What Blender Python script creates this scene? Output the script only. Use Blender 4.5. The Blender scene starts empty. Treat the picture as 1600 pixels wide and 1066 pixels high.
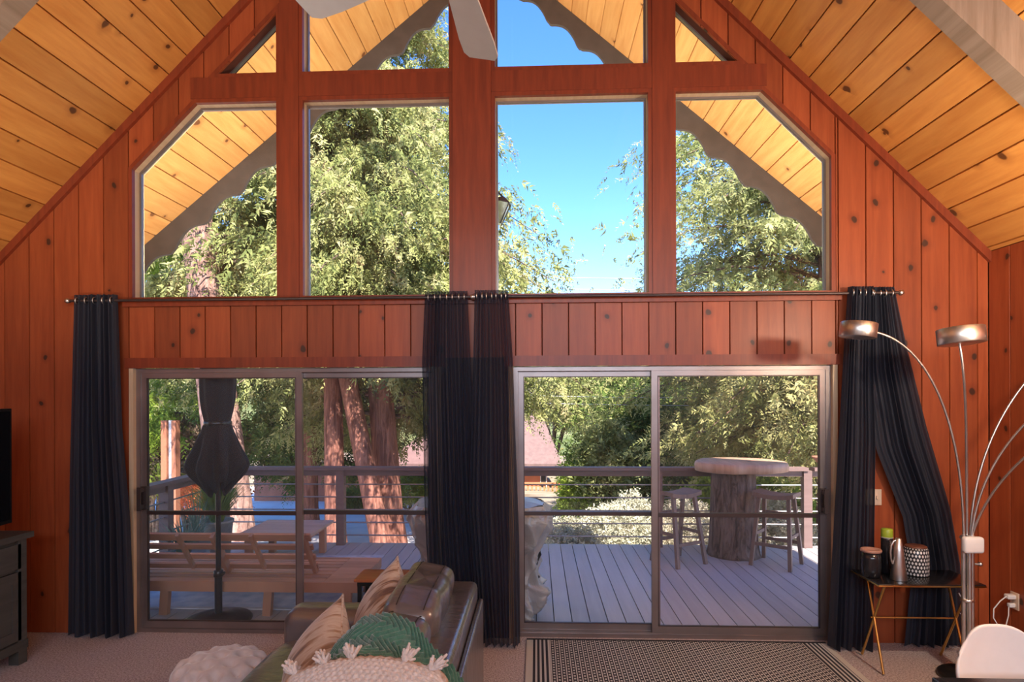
import bpy, bmesh, math, random
import numpy as np
from mathutils import Vector, Matrix, Euler

# ------------------------------------------------------------------ camera, sky, sun, exposure
SC = bpy.context.scene
COL = SC.collection
XC = -0.47                      # centre line of the gable room
FPX, CX, CY = 950.0, 800.0, 618.0
CAM = Vector((0.0, -4.6, 1.84))
YAW, ROLL = 0.04, 0.0035

cd = bpy.data.cameras.new('camera')
cd.sensor_fit = 'HORIZONTAL'; cd.sensor_width = 36.0
cd.lens = FPX / 1600.0 * 36.0
cd.shift_y = (CY - 533.0) / 1600.0
cd.clip_start = 0.05; cd.clip_end = 1000
cam = bpy.data.objects.new('camera', cd); COL.objects.link(cam)
cam.matrix_world = (Matrix.Translation(CAM) @ Matrix.Rotation(YAW, 4, 'Z')
                    @ Matrix.Rotation(math.pi / 2, 4, 'X') @ Matrix.Rotation(-ROLL, 4, 'Z'))
SC.camera = cam

SUN_TO = Vector((0.30, -0.72, 1.0)).normalized()     # towards the sun: behind the house, to the right
world = bpy.data.worlds.new('world'); SC.world = world
world.use_nodes = True
wn = world.node_tree.nodes; wl = world.node_tree.links
sky = wn.new('ShaderNodeTexSky'); sky.sky_type = 'NISHITA'
sky.sun_disc = False
sky.sun_elevation = math.asin(SUN_TO.z)
sky.sun_rotation = math.atan2(SUN_TO.x, SUN_TO.y)
sky.altitude = 1600; sky.air_density = 1.0; sky.dust_density = 0.15; sky.ozone_density = 2.0
bg = wn['Background']; bg.inputs['Strength'].default_value = 0.235
hsv = wn.new('ShaderNodeHueSaturation'); hsv.inputs['Saturation'].default_value = 1.28; hsv.inputs['Hue'].default_value = .512
wl.new(sky.outputs[0], hsv.inputs['Color']); wl.new(hsv.outputs[0], bg.inputs[0])
sd = bpy.data.lights.new('sun', 'SUN'); sd.energy = 7.6; sd.angle = math.radians(0.6); sd.color = (1.0, 0.93, 0.82)
sun = bpy.data.objects.new('sun', sd); COL.objects.link(sun)
sun.rotation_euler = SUN_TO.to_track_quat('Z', 'Y').to_euler()
SC.view_settings.view_transform = 'Standard'; SC.view_settings.look = 'None'
SC.view_settings.gamma = 1.0; SC.view_settings.use_curve_mapping = False
SC.view_settings.exposure = 1.3
# added fill light behind the camera, set in an invented back wall opening
ad = bpy.data.lights.new('added_rear_fill', 'AREA'); ad.shape = 'RECTANGLE'; ad.size = 5.0; ad.size_y = 1.2
ad.energy = 92; ad.color = (.93, .96, 1.0)
al_ = bpy.data.objects.new('added_rear_fill', ad); COL.objects.link(al_)
al_.location = (.6, -7.66, 3.12); al_.rotation_euler = (math.radians(90), 0, 0)

# ------------------------------------------------------------------ helpers
def ray(px, py):
    dx, dy = px - CX, py - CY
    x = (dx * math.cos(ROLL) - dy * math.sin(ROLL)) / FPX
    y = -(dx * math.sin(ROLL) + dy * math.cos(ROLL)) / FPX
    return Vector((-math.sin(YAW) + x * math.cos(YAW), math.cos(YAW) + x * math.sin(YAW), y))
def aty(px, py, Y):             # point seen at a pixel, at the depth plane y = Y
    d = ray(px, py); return CAM + d * ((Y - CAM.y) / d.y)
def atz(px, py, Z):
    d = ray(px, py); return CAM + d * ((Z - CAM.z) / d.z)

def tag(o, label=None, cat=None, group=None, kind=None):
    if label: o['label'] = label
    if cat: o['category'] = cat
    if group: o['group'] = group
    if kind: o['kind'] = kind
    return o
def thing(name, label, cat, loc=(0, 0, 0), rz=0.0, group=None, kind=None):
    o = bpy.data.objects.new(name, None); COL.objects.link(o)
    o.empty_display_size = 0.1
    o.location = loc; o.rotation_euler = (0, 0, rz)
    return tag(o, label, cat, group, kind)
def link(name, me, mat, parent=None, world=True):
    """world=True: the mesh is in world coordinates; else in the parent's own."""
    o = bpy.data.objects.new(name, me); COL.objects.link(o)
    if mat is not None and len(me.materials) == 0: me.materials.append(mat)
    if parent is not None:
        o.parent = parent
        if world: o.matrix_parent_inverse = base_matrix(parent).inverted()
    return o
def base_matrix(o):
    m = Matrix.LocRotScale(o.location, o.rotation_euler, o.scale)
    if o.parent is not None: m = base_matrix(o.parent) @ o.matrix_parent_inverse @ m
    return m
def copy_tree(o, parent=None):
    c = o.copy(); COL.objects.link(c)
    if parent is not None: c.parent = parent
    for ch in list(o.children): copy_tree(ch, c)
    return c

class MB:
    def __init__(s): s.v = []; s.f = []; s.sm = []
    def add(s, vs, fs, smooth=False, M=None):
        n = len(s.v)
        s.v += [tuple(M @ Vector(p)) if M is not None else tuple(p) for p in vs]
        s.f += [tuple(i + n for i in f) for f in fs]; s.sm += [smooth] * len(fs)
        return s
    def box(s, x0, x1, y0, y1, z0, z1, M=None):
        return s.add([(x0,y0,z0),(x1,y0,z0),(x1,y1,z0),(x0,y1,z0),(x0,y0,z1),(x1,y0,z1),(x1,y1,z1),(x0,y1,z1)],
                     [(3,2,1,0),(4,5,6,7),(0,1,5,4),(1,2,6,5),(2,3,7,6),(3,0,4,7)], M=M)
    def bar(s, a, b, w, h, up=(0, 0, 1)):       # box from a to b, width w (sideways) and height h
        a, b = Vector(a), Vector(b); d = (b - a).normalized()
        r = d.cross(Vector(up))
        if r.length < 1e-4: r = d.cross(Vector((1, 0, 0)))
        r.normalize(); u = r.cross(d).normalized()
        vs = []
        for p in (a, b):
            for i, j in ((-1,-1),(1,-1),(1,1),(-1,1)): vs.append(p + r * (w/2*i) + u * (h/2*j))
        return s.add(vs, [(0,1,2,3),(7,6,5,4),(0,4,5,1),(1,5,6,2),(2,6,7,3),(3,7,4,0)])
    def tube(s, pts, rad, n=8, caps=True, smooth=True):
        pts = [Vector(p) for p in pts]; k = len(pts)
        rs = rad if isinstance(rad, (list, tuple)) else [rad] * k
        ref = Vector((0, 0, 1)); d0 = (pts[1] - pts[0]).normalized()
        if abs(d0.dot(ref)) > .9: ref = Vector((1, 0, 0))
        u = d0.cross(ref).normalized(); vs = []; fs = []
        for i, p in enumerate(pts):
            d = (pts[min(i+1, k-1)] - pts[max(i-1, 0)]).normalized()
            u = (u - d * u.dot(d)).normalized(); w = d.cross(u)
            for j in range(n):
                a = 2 * math.pi * j / n
                vs.append(p + (u * math.cos(a) + w * math.sin(a)) * rs[i])
        for i in range(k - 1):
            for j in range(n):
                fs.append((i*n+j, i*n+(j+1)%n, (i+1)*n+(j+1)%n, (i+1)*n+j))
        s.add(vs, fs, smooth)
        if caps:
            s.add(vs[:n], [tuple(range(n-1, -1, -1))]); s.add(vs[-n:], [tuple(range(n))])
        return s
    def lathe(s, prof, n=24, c=(0, 0, 0), smooth=True, M=None, fn=None):   # prof: (radius, z) bottom to top
        vs = []; fs = []
        for i, (r, z) in enumerate(prof):
            for j in range(n):
                a = 2 * math.pi * j / n
                rr = r * (fn(a, z) if fn else 1)
                vs.append((c[0] + rr*math.cos(a), c[1] + rr*math.sin(a), c[2] + z))
        for i in range(len(prof) - 1):
            for j in range(n):
                fs.append((i*n+j, i*n+(j+1)%n, (i+1)*n+(j+1)%n, (i+1)*n+j))
        if prof[0][0] > 1e-6: fs.append(tuple(range(n-1, -1, -1)))
        if prof[-1][0] > 1e-6: k = (len(prof)-1)*n; fs.append(tuple(range(k, k+n)))
        return s.add(vs, fs, smooth, M)
    def prism(s, poly, y0, y1, M=None):          # polygon of (x, z), extruded along y
        n = len(poly)
        vs = [(x, y0, z) for x, z in poly] + [(x, y1, z) for x, z in poly]
        fs = [tuple(range(n)), tuple(range(2*n-1, n-1, -1))] + [(i, i+n, (i+1)%n+n, (i+1)%n) for i in range(n)]
        return s.add(vs, fs, M=M)
    def ring(s, po, pi, y0, y1):                 # frame between two polygons of the same count
        n = len(po)
        vs = [(x,y0,z) for x,z in po]+[(x,y0,z) for x,z in pi]+[(x,y1,z) for x,z in po]+[(x,y1,z) for x,z in pi]
        fs = []
        for i in range(n):
            j = (i+1) % n
            fs += [(i,j,n+j,n+i),(2*n+j,2*n+i,3*n+i,3*n+j),(j,i,2*n+i,2*n+j),(n+i,n+j,3*n+j,3*n+i)]
        return s.add(vs, fs)
    def grid(s, nu, nv, fn, smooth=True, wrap=False):
        vs = [fn(i/(nu-1), j/(nv-1)) for j in range(nv) for i in range(nu)]
        fs = [(j*nu+i, j*nu+i+1, (j+1)*nu+i+1, (j+1)*nu+i) for j in range(nv-1) for i in range(nu-1)]
        return s.add(vs, fs, smooth)
    def mesh(s, name):
        me = bpy.data.meshes.new(name); me.from_pydata([tuple(p) for p in s.v], [], s.f)
        me.polygons.foreach_set('use_smooth', s.sm)
        bm = bmesh.new(); bm.from_mesh(me); bmesh.ops.recalc_face_normals(bm, faces=bm.faces); bm.to_mesh(me); bm.free()
        me.update(); return me
    def build(s, name, mat, parent=None, world=True):
        return link(name, s.mesh(name), mat, parent, world)

def rounded(size, r, loc=(0,0,0), M=None, seg=3):      # bevelled box mesh
    bm = bmesh.new(); bmesh.ops.create_cube(bm, size=1.0)
    for v in bm.verts: v.co = Vector((v.co.x*size[0], v.co.y*size[1], v.co.z*size[2]))
    bmesh.ops.bevel(bm, geom=list(bm.edges), offset=r, segments=seg, profile=.5, affect='EDGES')
    T = Matrix.Translation(loc) @ (M if M is not None else Matrix())
    bmesh.ops.transform(bm, matrix=T, verts=bm.verts)
    me = bpy.data.meshes.new('rounded'); bm.to_mesh(me); bm.free()
    me.polygons.foreach_set('use_smooth', [True]*len(me.polygons)); me.update(); return me
def puff(size, e, M, nu=40, nv=24, fn=None):           # soft cushion: superellipsoid
    def c(w, m): return math.copysign(abs(math.cos(w))**m, math.cos(w))
    def sn(w, m): return math.copysign(abs(math.sin(w))**m, math.sin(w))
    vs = []; fs = []
    for j in range(nv + 1):
        v = -math.pi/2 + math.pi*j/nv
        for i in range(nu):
            u = -math.pi + 2*math.pi*i/nu
            p = Vector((size[0]*c(v,e)*c(u,e), size[1]*c(v,e)*sn(u,e), size[2]*sn(v,e)))
            if fn: p = fn(p)
            vs.append(M @ p)
    for j in range(nv):
        for i in range(nu): fs.append((j*nu+i, j*nu+(i+1)%nu, (j+1)*nu+(i+1)%nu, (j+1)*nu+i))
    return MB().add(vs, fs, True)
def inset(poly, t):                                     # convex polygon offset inwards
    n = len(poly); A = sum(poly[i][0]*poly[(i+1)%n][1]-poly[(i+1)%n][0]*poly[i][1] for i in range(n))
    sg = 1 if A > 0 else -1; out = []
    L = []
    for i in range(n):
        p, q = Vector(poly[i]), Vector(poly[(i+1)%n]); d = (q-p).normalized(); nn = Vector((-d.y, d.x))*sg
        L.append((p+nn*t, d))
    for i in range(n):
        (p, d), (q, e) = L[i-1], L[i]
        den = d.x*e.y-d.y*e.x; k = ((q.x-p.x)*e.y-(q.y-p.y)*e.x)/den
        out.append(tuple(p+d*k))
    return out

# ------------------------------------------------------------------ materials
def new_mat(name):
    m = bpy.data.materials.new(name); m.use_nodes = True
    nt = m.node_tree; return m, nt, nt.nodes['Principled BSDF']
def plain(name, col, rough=.6, metal=0.0, spec=.5, noise=None, bump=0.0, nscale=20.0, sheen=0.0):
    m, nt, b = new_mat(name); N, L = nt.nodes, nt.links
    b.inputs['Base Color'].default_value = (*col, 1); b.inputs['Roughness'].default_value = rough
    b.inputs['Metallic'].default_value = metal; b.inputs['Specular IOR Level'].default_value = spec
    if sheen: b.inputs['Sheen Weight'].default_value = sheen
    tc = N.new('ShaderNodeTexCoord'); nz = N.new('ShaderNodeTexNoise')
    nz.inputs['Scale'].default_value = nscale; nz.inputs['Detail'].default_value = 5
    L.new(tc.outputs['Object'], nz.inputs['Vector'])
    c2 = noise if noise else tuple(c*.82 for c in col)
    mx = N.new('ShaderNodeMix'); mx.data_type = 'RGBA'
    mx.inputs['A'].default_value = (*col, 1); mx.inputs['B'].default_value = (*c2, 1)
    rp = N.new('ShaderNodeValToRGB'); rp.color_ramp.elements[0].position = .38; rp.color_ramp.elements[1].position = .64
    L.new(nz.outputs['Fac'], rp.inputs[0]); L.new(rp.outputs[0], mx.inputs['Factor']); L.new(mx.outputs['Result'], b.inputs['Base Color'])
    if bump:
        bp = N.new('ShaderNodeBump'); bp.inputs['Strength'].default_value = bump; bp.inputs['Distance'].default_value = .02
        L.new(nz.outputs['Fac'], bp.inputs['Height']); L.new(bp.outputs[0], b.inputs['Normal'])
    return m
def wood(name, c1, c2, across='X', along='Z', rough=.45, knots=True, knot=(.06,.02,.01), var=.22, grain=22.0, kden=.62, spec=.4):
    m, nt, b = new_mat(name); N, L = nt.nodes, nt.links
    b.inputs['Roughness'].default_value = rough; b.inputs['Specular IOR Level'].default_value = spec
    tc = N.new('ShaderNodeTexCoord'); oi = N.new('ShaderNodeObjectInfo'); sp = N.new('ShaderNodeSeparateXYZ')
    L.new(tc.outputs['Object'], sp.inputs[0])
    def math_(op, a, bb):
        n = N.new('ShaderNodeMath'); n.operation = op
        for i, q in enumerate((a, bb)):
            if isinstance(q, (int, float)): n.inputs[i].default_value = q
            else: L.new(q, n.inputs[i])
        return n.outputs[0]
    ra = math_('MULTIPLY', oi.outputs['Random'], 63.7); rb = math_('MULTIPLY', oi.outputs['Random'], 141.3)
    ac = math_('ADD', sp.outputs[across], ra); al = math_('ADD', sp.outputs[along], rb)
    cb = N.new('ShaderNodeCombineXYZ'); L.new(ac, cb.inputs[0]); L.new(math_('MULTIPLY', al, .07), cb.inputs[1])
    nz = N.new('ShaderNodeTexNoise'); nz.inputs['Scale'].default_value = grain; nz.inputs['Detail'].default_value = 6; nz.inputs['Roughness'].default_value = .65
    nz.inputs['Distortion'].default_value = .35; L.new(cb.outputs[0], nz.inputs['Vector'])
    rp = N.new('ShaderNodeValToRGB'); rp.color_ramp.elements[0].position = .36; rp.color_ramp.elements[1].position = .68
    rp.color_ramp.elements[0].color = (*c1, 1); rp.color_ramp.elements[1].color = (*c2, 1)
    L.new(nz.outputs['Fac'], rp.inputs[0]); out = rp.outputs[0]
    if knots:
        cb2 = N.new('ShaderNodeCombineXYZ'); L.new(ac, cb2.inputs[0]); L.new(math_('MULTIPLY', al, .8), cb2.inputs[1])
        nz2 = N.new('ShaderNodeTexNoise'); nz2.inputs['Scale'].default_value = 9; L.new(cb2.outputs[0], nz2.inputs['Vector'])
        av = N.new('ShaderNodeVectorMath'); av.operation = 'MULTIPLY_ADD'; av.inputs[1].default_value = (.05,.05,0)
        L.new(nz2.outputs['Color'], av.inputs[0]); L.new(cb2.outputs[0], av.inputs[2])
        vo = N.new('ShaderNodeTexVoronoi'); vo.voronoi_dimensions = '2D'; vo.inputs['Scale'].default_value = 4.2
        L.new(av.outputs[0], vo.inputs['Vector'])
        sc = N.new('ShaderNodeSeparateColor'); L.new(vo.outputs['Color'], sc.inputs[0])
        gate = math_('GREATER_THAN', sc.outputs[0], kden)
        size = math_('MULTIPLY_ADD', sc.outputs[1], .06)
        size.node.inputs[2].default_value = .035
        dd = math_('DIVIDE', vo.outputs['Distance'], size)
        mr = N.new('ShaderNodeMapRange'); mr.interpolation_type = 'SMOOTHSTEP'
        mr.inputs[1].default_value = .75; mr.inputs[2].default_value = 1.25; mr.inputs[3].default_value = 1; mr.inputs[4].default_value = 0
        L.new(dd, mr.inputs[0]); kf = math_('MULTIPLY', mr.outputs[0], gate)
        mr2 = N.new('ShaderNodeMapRange'); mr2.interpolation_type = 'SMOOTHSTEP'
        mr2.inputs[1].default_value = 1.0; mr2.inputs[2].default_value = 3.2; mr2.inputs[3].default_value = .45; mr2.inputs[4].default_value = 0
        L.new(dd, mr2.inputs[0]); halo = math_('MULTIPLY', mr2.outputs[0], gate)
        m1 = N.new('ShaderNodeMix'); m1.data_type = 'RGBA'; L.new(halo, m1.inputs['Factor']); L.new(out, m1.inputs['A'])
        m1.inputs['B'].default_value = (c2[0]*.6, c2[1]*.5, c2[2]*.5, 1)
        m2 = N.new('ShaderNodeMix'); m2.data_type = 'RGBA'; L.new(kf, m2.inputs['Factor']); L.new(m1.outputs['Result'], m2.inputs['A'])
        m2.inputs['B'].default_value = (*knot, 1); out = m2.outputs['Result']
    hs = N.new('ShaderNodeHueSaturation'); L.new(out, hs.inputs['Color'])
    v = math_('MULTIPLY_ADD', oi.outputs['Random'], var*2); v.node.inputs[2].default_value = 1-var
    L.new(v, hs.inputs['Value']); L.new(hs.outputs[0], b.inputs['Base Color'])
    bp = N.new('ShaderNodeBump'); bp.inputs['Strength'].default_value = .12; bp.inputs['Distance'].default_value = .004
    L.new(nz.outputs['Fac'], bp.inputs['Height']); L.new(bp.outputs[0], b.inputs['Normal'])
    return m
def glass(name, diffuse_mix=.02, refl=.06, tint=(1,1,1)):
    m, nt, b = new_mat(name); N, L = nt.nodes, nt.links; N.remove(b)
    tr = N.new('ShaderNodeBsdfTransparent'); tr.inputs[0].default_value = (*tint, 1)
    gl = N.new('ShaderNodeBsdfGlossy'); gl.inputs['Roughness'].default_value = .02
    fr = N.new('ShaderNodeFresnel'); fr.inputs[0].default_value = 1.22
    df = N.new('ShaderNodeBsdfDiffuse'); df.inputs[0].default_value = (.75,.78,.8,1)
    m1 = N.new('ShaderNodeMixShader'); m2 = N.new('ShaderNodeMixShader'); m1.inputs[0].default_value = diffuse_mix  # share of pale diffuse mixed into the clear pane
    L.new(tr.outputs[0], m1.inputs[1]); L.new(df.outputs[0], m1.inputs[2])
    L.new(fr.outputs[0], m2.inputs[0]); L.new(m1.outputs[0], m2.inputs[1]); L.new(gl.outputs[0], m2.inputs[2])
    L.new(m2.outputs[0], N['Material Output'].inputs[0]); return m
def sheer(name, col, trans, sheen=.3):
    m, nt, b = new_mat(name); N, L = nt.nodes, nt.links
    b.inputs['Base Color'].default_value = (*col, 1); b.inputs['Roughness'].default_value = .75
    b.inputs['Sheen Weight'].default_value = sheen; b.inputs['Sheen Roughness'].default_value = .35
    b.inputs['Sheen Tint'].default_value = (.5,.6,.9,1)
    tr = N.new('ShaderNodeBsdfTransparent'); lw = N.new('ShaderNodeLayerWeight'); lw.inputs[0].default_value = .5
    mr = N.new('ShaderNodeMapRange'); mr.inputs[1].default_value = 0; mr.inputs[2].default_value = .9
    mr.inputs[3].default_value = trans; mr.inputs[4].default_value = 0.02; L.new(lw.outputs['Facing'], mr.inputs[0])
    mx = N.new('ShaderNodeMixShader'); L.new(mr.outputs[0], mx.inputs[0]); L.new(b.outputs[0], mx.inputs[1]); L.new(tr.outputs[0], mx.inputs[2])
    L.new(mx.outputs[0], N['Material Output'].inputs[0]); return m
def leafmat(name, cols, scale=1.2, trans=.35, rough=.6):
    m, nt, b = new_mat(name); N, L = nt.nodes, nt.links; N.remove(b)
    tc = N.new('ShaderNodeTexCoord'); nz = N.new('ShaderNodeTexNoise'); nz.inputs['Scale'].default_value = scale; nz.inputs['Detail'].default_value = 4
    nz.inputs['Roughness'].default_value = .75
    L.new(tc.outputs['Object'], nz.inputs['Vector'])
    rp = N.new('ShaderNodeValToRGB'); e = rp.color_ramp.elements
    while len(e) < len(cols): e.new(.5)
    for i, c in enumerate(cols):
        e[i].position = .30 + .42*i/(len(cols)-1); e[i].color = (*c, 1)
    L.new(nz.outputs['Fac'], rp.inputs[0])
    d = N.new('ShaderNodeBsdfDiffuse'); t = N.new('ShaderNodeBsdfTranslucent'); mx = N.new('ShaderNodeMixShader'); mx.inputs[0].default_value = trans
    L.new(rp.outputs[0], d.inputs[0]); L.new(rp.outputs[0], t.inputs[0]); L.new(d.outputs[0], mx.inputs[1]); L.new(t.outputs[0], mx.inputs[2])
    L.new(mx.outputs[0], N['Material Output'].inputs[0]); return m
def barkmat(name, c1, c2, sx=9.0, sz=1.4, bump=.8):
    m, nt, b = new_mat(name); N, L = nt.nodes, nt.links
    b.inputs['Roughness'].default_value = .9; b.inputs['Specular IOR Level'].default_value = .1
    tc = N.new('ShaderNodeTexCoord'); mp = N.new('ShaderNodeMapping'); mp.inputs['Scale'].default_value = (sx, sx, sz)
    L.new(tc.outputs['Object'], mp.inputs[0])
    nz = N.new('ShaderNodeTexNoise'); nz.inputs['Scale'].default_value = 1.6; nz.inputs['Detail'].default_value = 8; nz.inputs['Roughness'].default_value = .7
    nz.inputs['Distortion'].default_value = .8
    L.new(mp.outputs[0], nz.inputs['Vector'])
    rp = N.new('ShaderNodeValToRGB'); rp.color_ramp.elements[0].position = .38; rp.color_ramp.elements[1].position = .62
    rp.color_ramp.elements[0].color = (*c2, 1); rp.color_ramp.elements[1].color = (*c1, 1)
    L.new(nz.outputs['Fac'], rp.inputs[0]); L.new(rp.outputs[0], b.inputs['Base Color'])
    bp = N.new('ShaderNodeBump'); bp.inputs['Strength'].default_value = bump; bp.inputs['Distance'].default_value = .05
    L.new(nz.outputs['Fac'], bp.inputs['Height']); L.new(bp.outputs[0], b.inputs['Normal']); return m

M = {}
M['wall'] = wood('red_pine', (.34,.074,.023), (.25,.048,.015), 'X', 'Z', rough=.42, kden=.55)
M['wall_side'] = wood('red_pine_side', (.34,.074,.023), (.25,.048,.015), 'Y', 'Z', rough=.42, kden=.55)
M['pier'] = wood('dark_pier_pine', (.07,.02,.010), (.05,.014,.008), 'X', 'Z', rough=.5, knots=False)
M['wall_core'] = plain('wall_core', (.10,.022,.008), .8)
M['trim_wood'] = wood('trim_red_wood', (.25,.045,.016), (.17,.03,.012), 'X', 'Z', rough=.4, knots=False, var=.06)
M['ceil'] = wood('golden_pine', (.64,.29,.072), (.52,.20,.045), 'X', 'Y', rough=.38, kden=.6, var=.13, knot=(.11,.04,.012))
M['soffit'] = wood('soffit_pine', (.66,.36,.125), (.55,.26,.075), 'X', 'Y', rough=.5, kden=.6, var=.1, knot=(.16,.06,.02))
M['groove'] = plain('groove_dark', (.16,.055,.016), .8)
M['beam'] = wood('grey_beam', (.30,.22,.17), (.2,.14,.10), 'X', 'Z', rough=.55, knots=False, var=.05)
M['barge'] = plain('barge_brown', (.085,.068,.062), .7, nscale=9)
M['jamb'] = wood('pale_jamb', (.62,.46,.30), (.52,.36,.22), 'X', 'Z', rough=.5, knots=False, var=.05)
M['alu'] = plain('bronze_aluminium', (.30,.25,.24), .38, metal=.75, nscale=4)
M['alu_dark'] = plain('dark_aluminium', (.085,.062,.06), .42, metal=.6, nscale=4)
M['steel'] = plain('brushed_steel', (.74,.70,.66), .36, metal=1.0, nscale=6)
M['glass'] = glass('window_glass', .004)
M['door_glass'] = glass('door_glass', .016, tint=(.98,.93,.93))
M['hazy_glass'] = glass('hazy_door_glass', .018)
M['curtain'] = sheer('navy_curtain', (.008,.010,.020), .06, .18)
M['sheer'] = sheer('navy_sheer', (.008,.011,.026), .36, .10)
M['black'] = plain('black_paint', (.012,.012,.013), .35)
M['charcoal'] = plain('charcoal_fabric', (.014,.013,.016), .9, nscale=3, noise=(.0135,.0125,.0155))
M['white'] = plain('white_plastic', (.78,.74,.71), .35, noise=(.76,.72,.69))
M['ivory'] = plain('ivory_plastic', (.70,.52,.38), .45)

# ------------------------------------------------------------------ room shell
HALF = 3.79; ROOF = 6.67                 # side walls at XC +- HALF; ceiling z = ROOF - |x - XC|
YB = -7.6                                # back of the room
XL, XR = XC - HALF, XC + HALF
def roof_z(rel): return ROOF - abs(rel)
GZ = -1.6

# carpet
def carpet_mat():
    m, nt, b = new_mat('carpet'); N, L = nt.nodes, nt.links
    b.inputs['Roughness'].default_value = 1; b.inputs['Specular IOR Level'].default_value = .05
    tc = N.new('ShaderNodeTexCoord'); nz = N.new('ShaderNodeTexNoise'); nz.inputs['Scale'].default_value = 95; nz.inputs['Detail'].default_value = 3
    n2 = N.new('ShaderNodeTexNoise'); n2.inputs['Scale'].default_value = 3
    L.new(tc.outputs['Object'], nz.inputs['Vector']); L.new(tc.outputs['Object'], n2.inputs['Vector'])
    rp = N.new('ShaderNodeValToRGB'); rp.color_ramp.elements[0].position = .3; rp.color_ramp.elements[1].position = .7
    rp.color_ramp.elements[0].color = (.25,.195,.195,1); rp.color_ramp.elements[1].color = (.62,.54,.55,1)
    L.new(nz.outputs['Fac'], rp.inputs[0]); L.new(rp.outputs[0], b.inputs['Base Color'])
    bp = N.new('ShaderNodeBump'); bp.inputs['Strength'].default_value = .8; bp.inputs['Distance'].default_value = .012
    L.new(nz.outputs['Fac'], bp.inputs['Height']); L.new(bp.outputs[0], b.inputs['Normal']); return m
fl = MB().box(XL-.1, XR+.1, YB-.1, .14, -.12, 0).build('floor', carpet_mat())
tag(fl, 'speckled beige-brown carpet covering the living room floor', 'floor', kind='structure')

# front gable wall: core with openings, boards on it
W_OUT, W_DIAG0, W_SILL, TR0, TR1 = 2.69, 3.62, 2.58, 4.14, 4.30
D_TOP = 2.13
DOOR_L = (-3.16, -0.72); DOOR_R = (-0.21, 2.23)
core = MB(); Y0, Y1 = .018, .14
for s in (-1, 1):
    P = lambda rel, z: (XC + s*rel, z)
    core.prism([P(W_OUT,0), P(HALF+.1,0), P(HALF+.1, roof_z(HALF+.1)), P(W_OUT, roof_z(W_OUT))], Y0, Y1)
    core.prism([P(W_OUT, 6.31-W_OUT), P(W_OUT, roof_z(W_OUT)), P(0, roof_z(0)), P(0, 6.31)], Y0, Y1)
core.box(XC-W_OUT, XC+W_OUT, Y0, Y1, D_TOP, W_SILL-.02)
core.box(DOOR_L[1], DOOR_R[0], Y0, Y1, 0, D_TOP)
wf = core.build('wall_front', M['wall_core'])
tag(wf, 'red knotty pine gable wall around the big windows', 'wall', kind='structure')
def vboard(x0, x1, lo, hi, parent, mat, side=None):
    """board between x0,x1; lo,hi functions of x; bevelled long edges leave a V groove"""
    e = .005; xs = (x0+.001, x1-.001); xf = (x0+e, x1-e)
    vs = [(xs[0],Y0,lo(xs[0])),(xs[1],Y0,lo(xs[1])),(xs[1],Y0,hi(xs[1])),(xs[0],Y0,hi(xs[0])),
          (xf[0],0,lo(xf[0])),(xf[1],0,lo(xf[1])),(xf[1],0,hi(xf[1])),(xf[0],0,hi(xf[0]))]
    mb = MB().add(vs, [(0,1,2,3),(7,6,5,4),(0,4,5,1),(1,5,6,2),(2,6,7,3),(3,7,4,0)])
    return mb.build('board', mat, parent)
BW = .2
def split(a, b, w=BW, off=0.0):
    xs = [a]; k = math.floor((a-off)/w)+1
    while off+k*w < b-.02:
        if off+k*w > a+.02: xs.append(off+k*w)
        k += 1
    return list(zip(xs, xs[1:]+[b]))
for s in (-1, 1):
    a, b = (XC+W_OUT, XR) if s > 0 else (XL, XC-W_OUT)
    for x0, x1 in split(a, b, off=.04):
        vboard(x0, x1, lambda x: 0.0, lambda x: roof_z(x-XC)-.002, wf, M['wall'])
    a, b = (XC+.0, XC+W_OUT) if s > 0 else (XC-W_OUT, XC)
    for x0, x1 in split(a, b, off=.04):
        if min(abs(x0-XC), abs(x1-XC)) < 1.15: continue      # above the frame of the photograph
        vboard(x0, x1, lambda x: 6.31-abs(x-XC)+.001, lambda x: roof_z(x-XC)-.002, wf, M['wall'])
for x0, x1 in split(XC-W_OUT, XC+W_OUT, off=.045):
    vboard(x0, x1, lambda x: D_TOP, lambda x: W_SILL-.04, wf, M['wall'])
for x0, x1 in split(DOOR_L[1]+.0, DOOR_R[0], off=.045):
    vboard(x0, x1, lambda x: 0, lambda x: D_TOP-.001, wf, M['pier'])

# side walls, back wall
wr = MB().box(XR+.018, XR+.12, YB, .14, 0, roof_z(HALF)).build('wall_right', M['wall_core'])
tag(wr, 'red pine knee wall at the right of the room', 'wall', kind='structure')
for y0, y1 in split(-1.4, 0.0):
    e = .005
    vs = [(XR+.018,y0,0),(XR+.018,y1,0),(XR+.018,y1,2.88),(XR+.018,y0,2.88),(XR,y0+e,0),(XR,y1-e,0),(XR,y1-e,2.88),(XR,y0+e,2.88)]
    MB().add(vs, [(0,1,2,3),(7,6,5,4),(0,4,5,1),(1,5,6,2),(2,6,7,3),(3,7,4,0)]).build('board', M['wall_side'], wr)
MB().box(XR, XR+.018, YB, -1.4, 0, roof_z(HALF)).build('panelling', M['wall_side'], wr)
wlft = MB().box(XL-.12, XL, YB, .14, 0, roof_z(HALF)).build('wall_left', M['wall_side'])
tag(wlft, 'red pine knee wall at the left of the room', 'wall', kind='structure')
wb = MB()
wb.box(XL-.1, XR+.1, YB-.1, YB, 0, 2.5); wb.box(XL-.1, -1.95, YB-.1, YB, 2.5, 3.74); wb.box(3.15, XR+.1, YB-.1, YB, 2.5, 3.74)
wb.prism([(XL+.75, 3.74), (XR-.75, 3.74), (XC, ROOF)], YB-.1, YB)
tag(wb.build('wall_back', M['wall']), 'pine back wall of the room behind the camera', 'wall', kind='structure')
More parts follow.
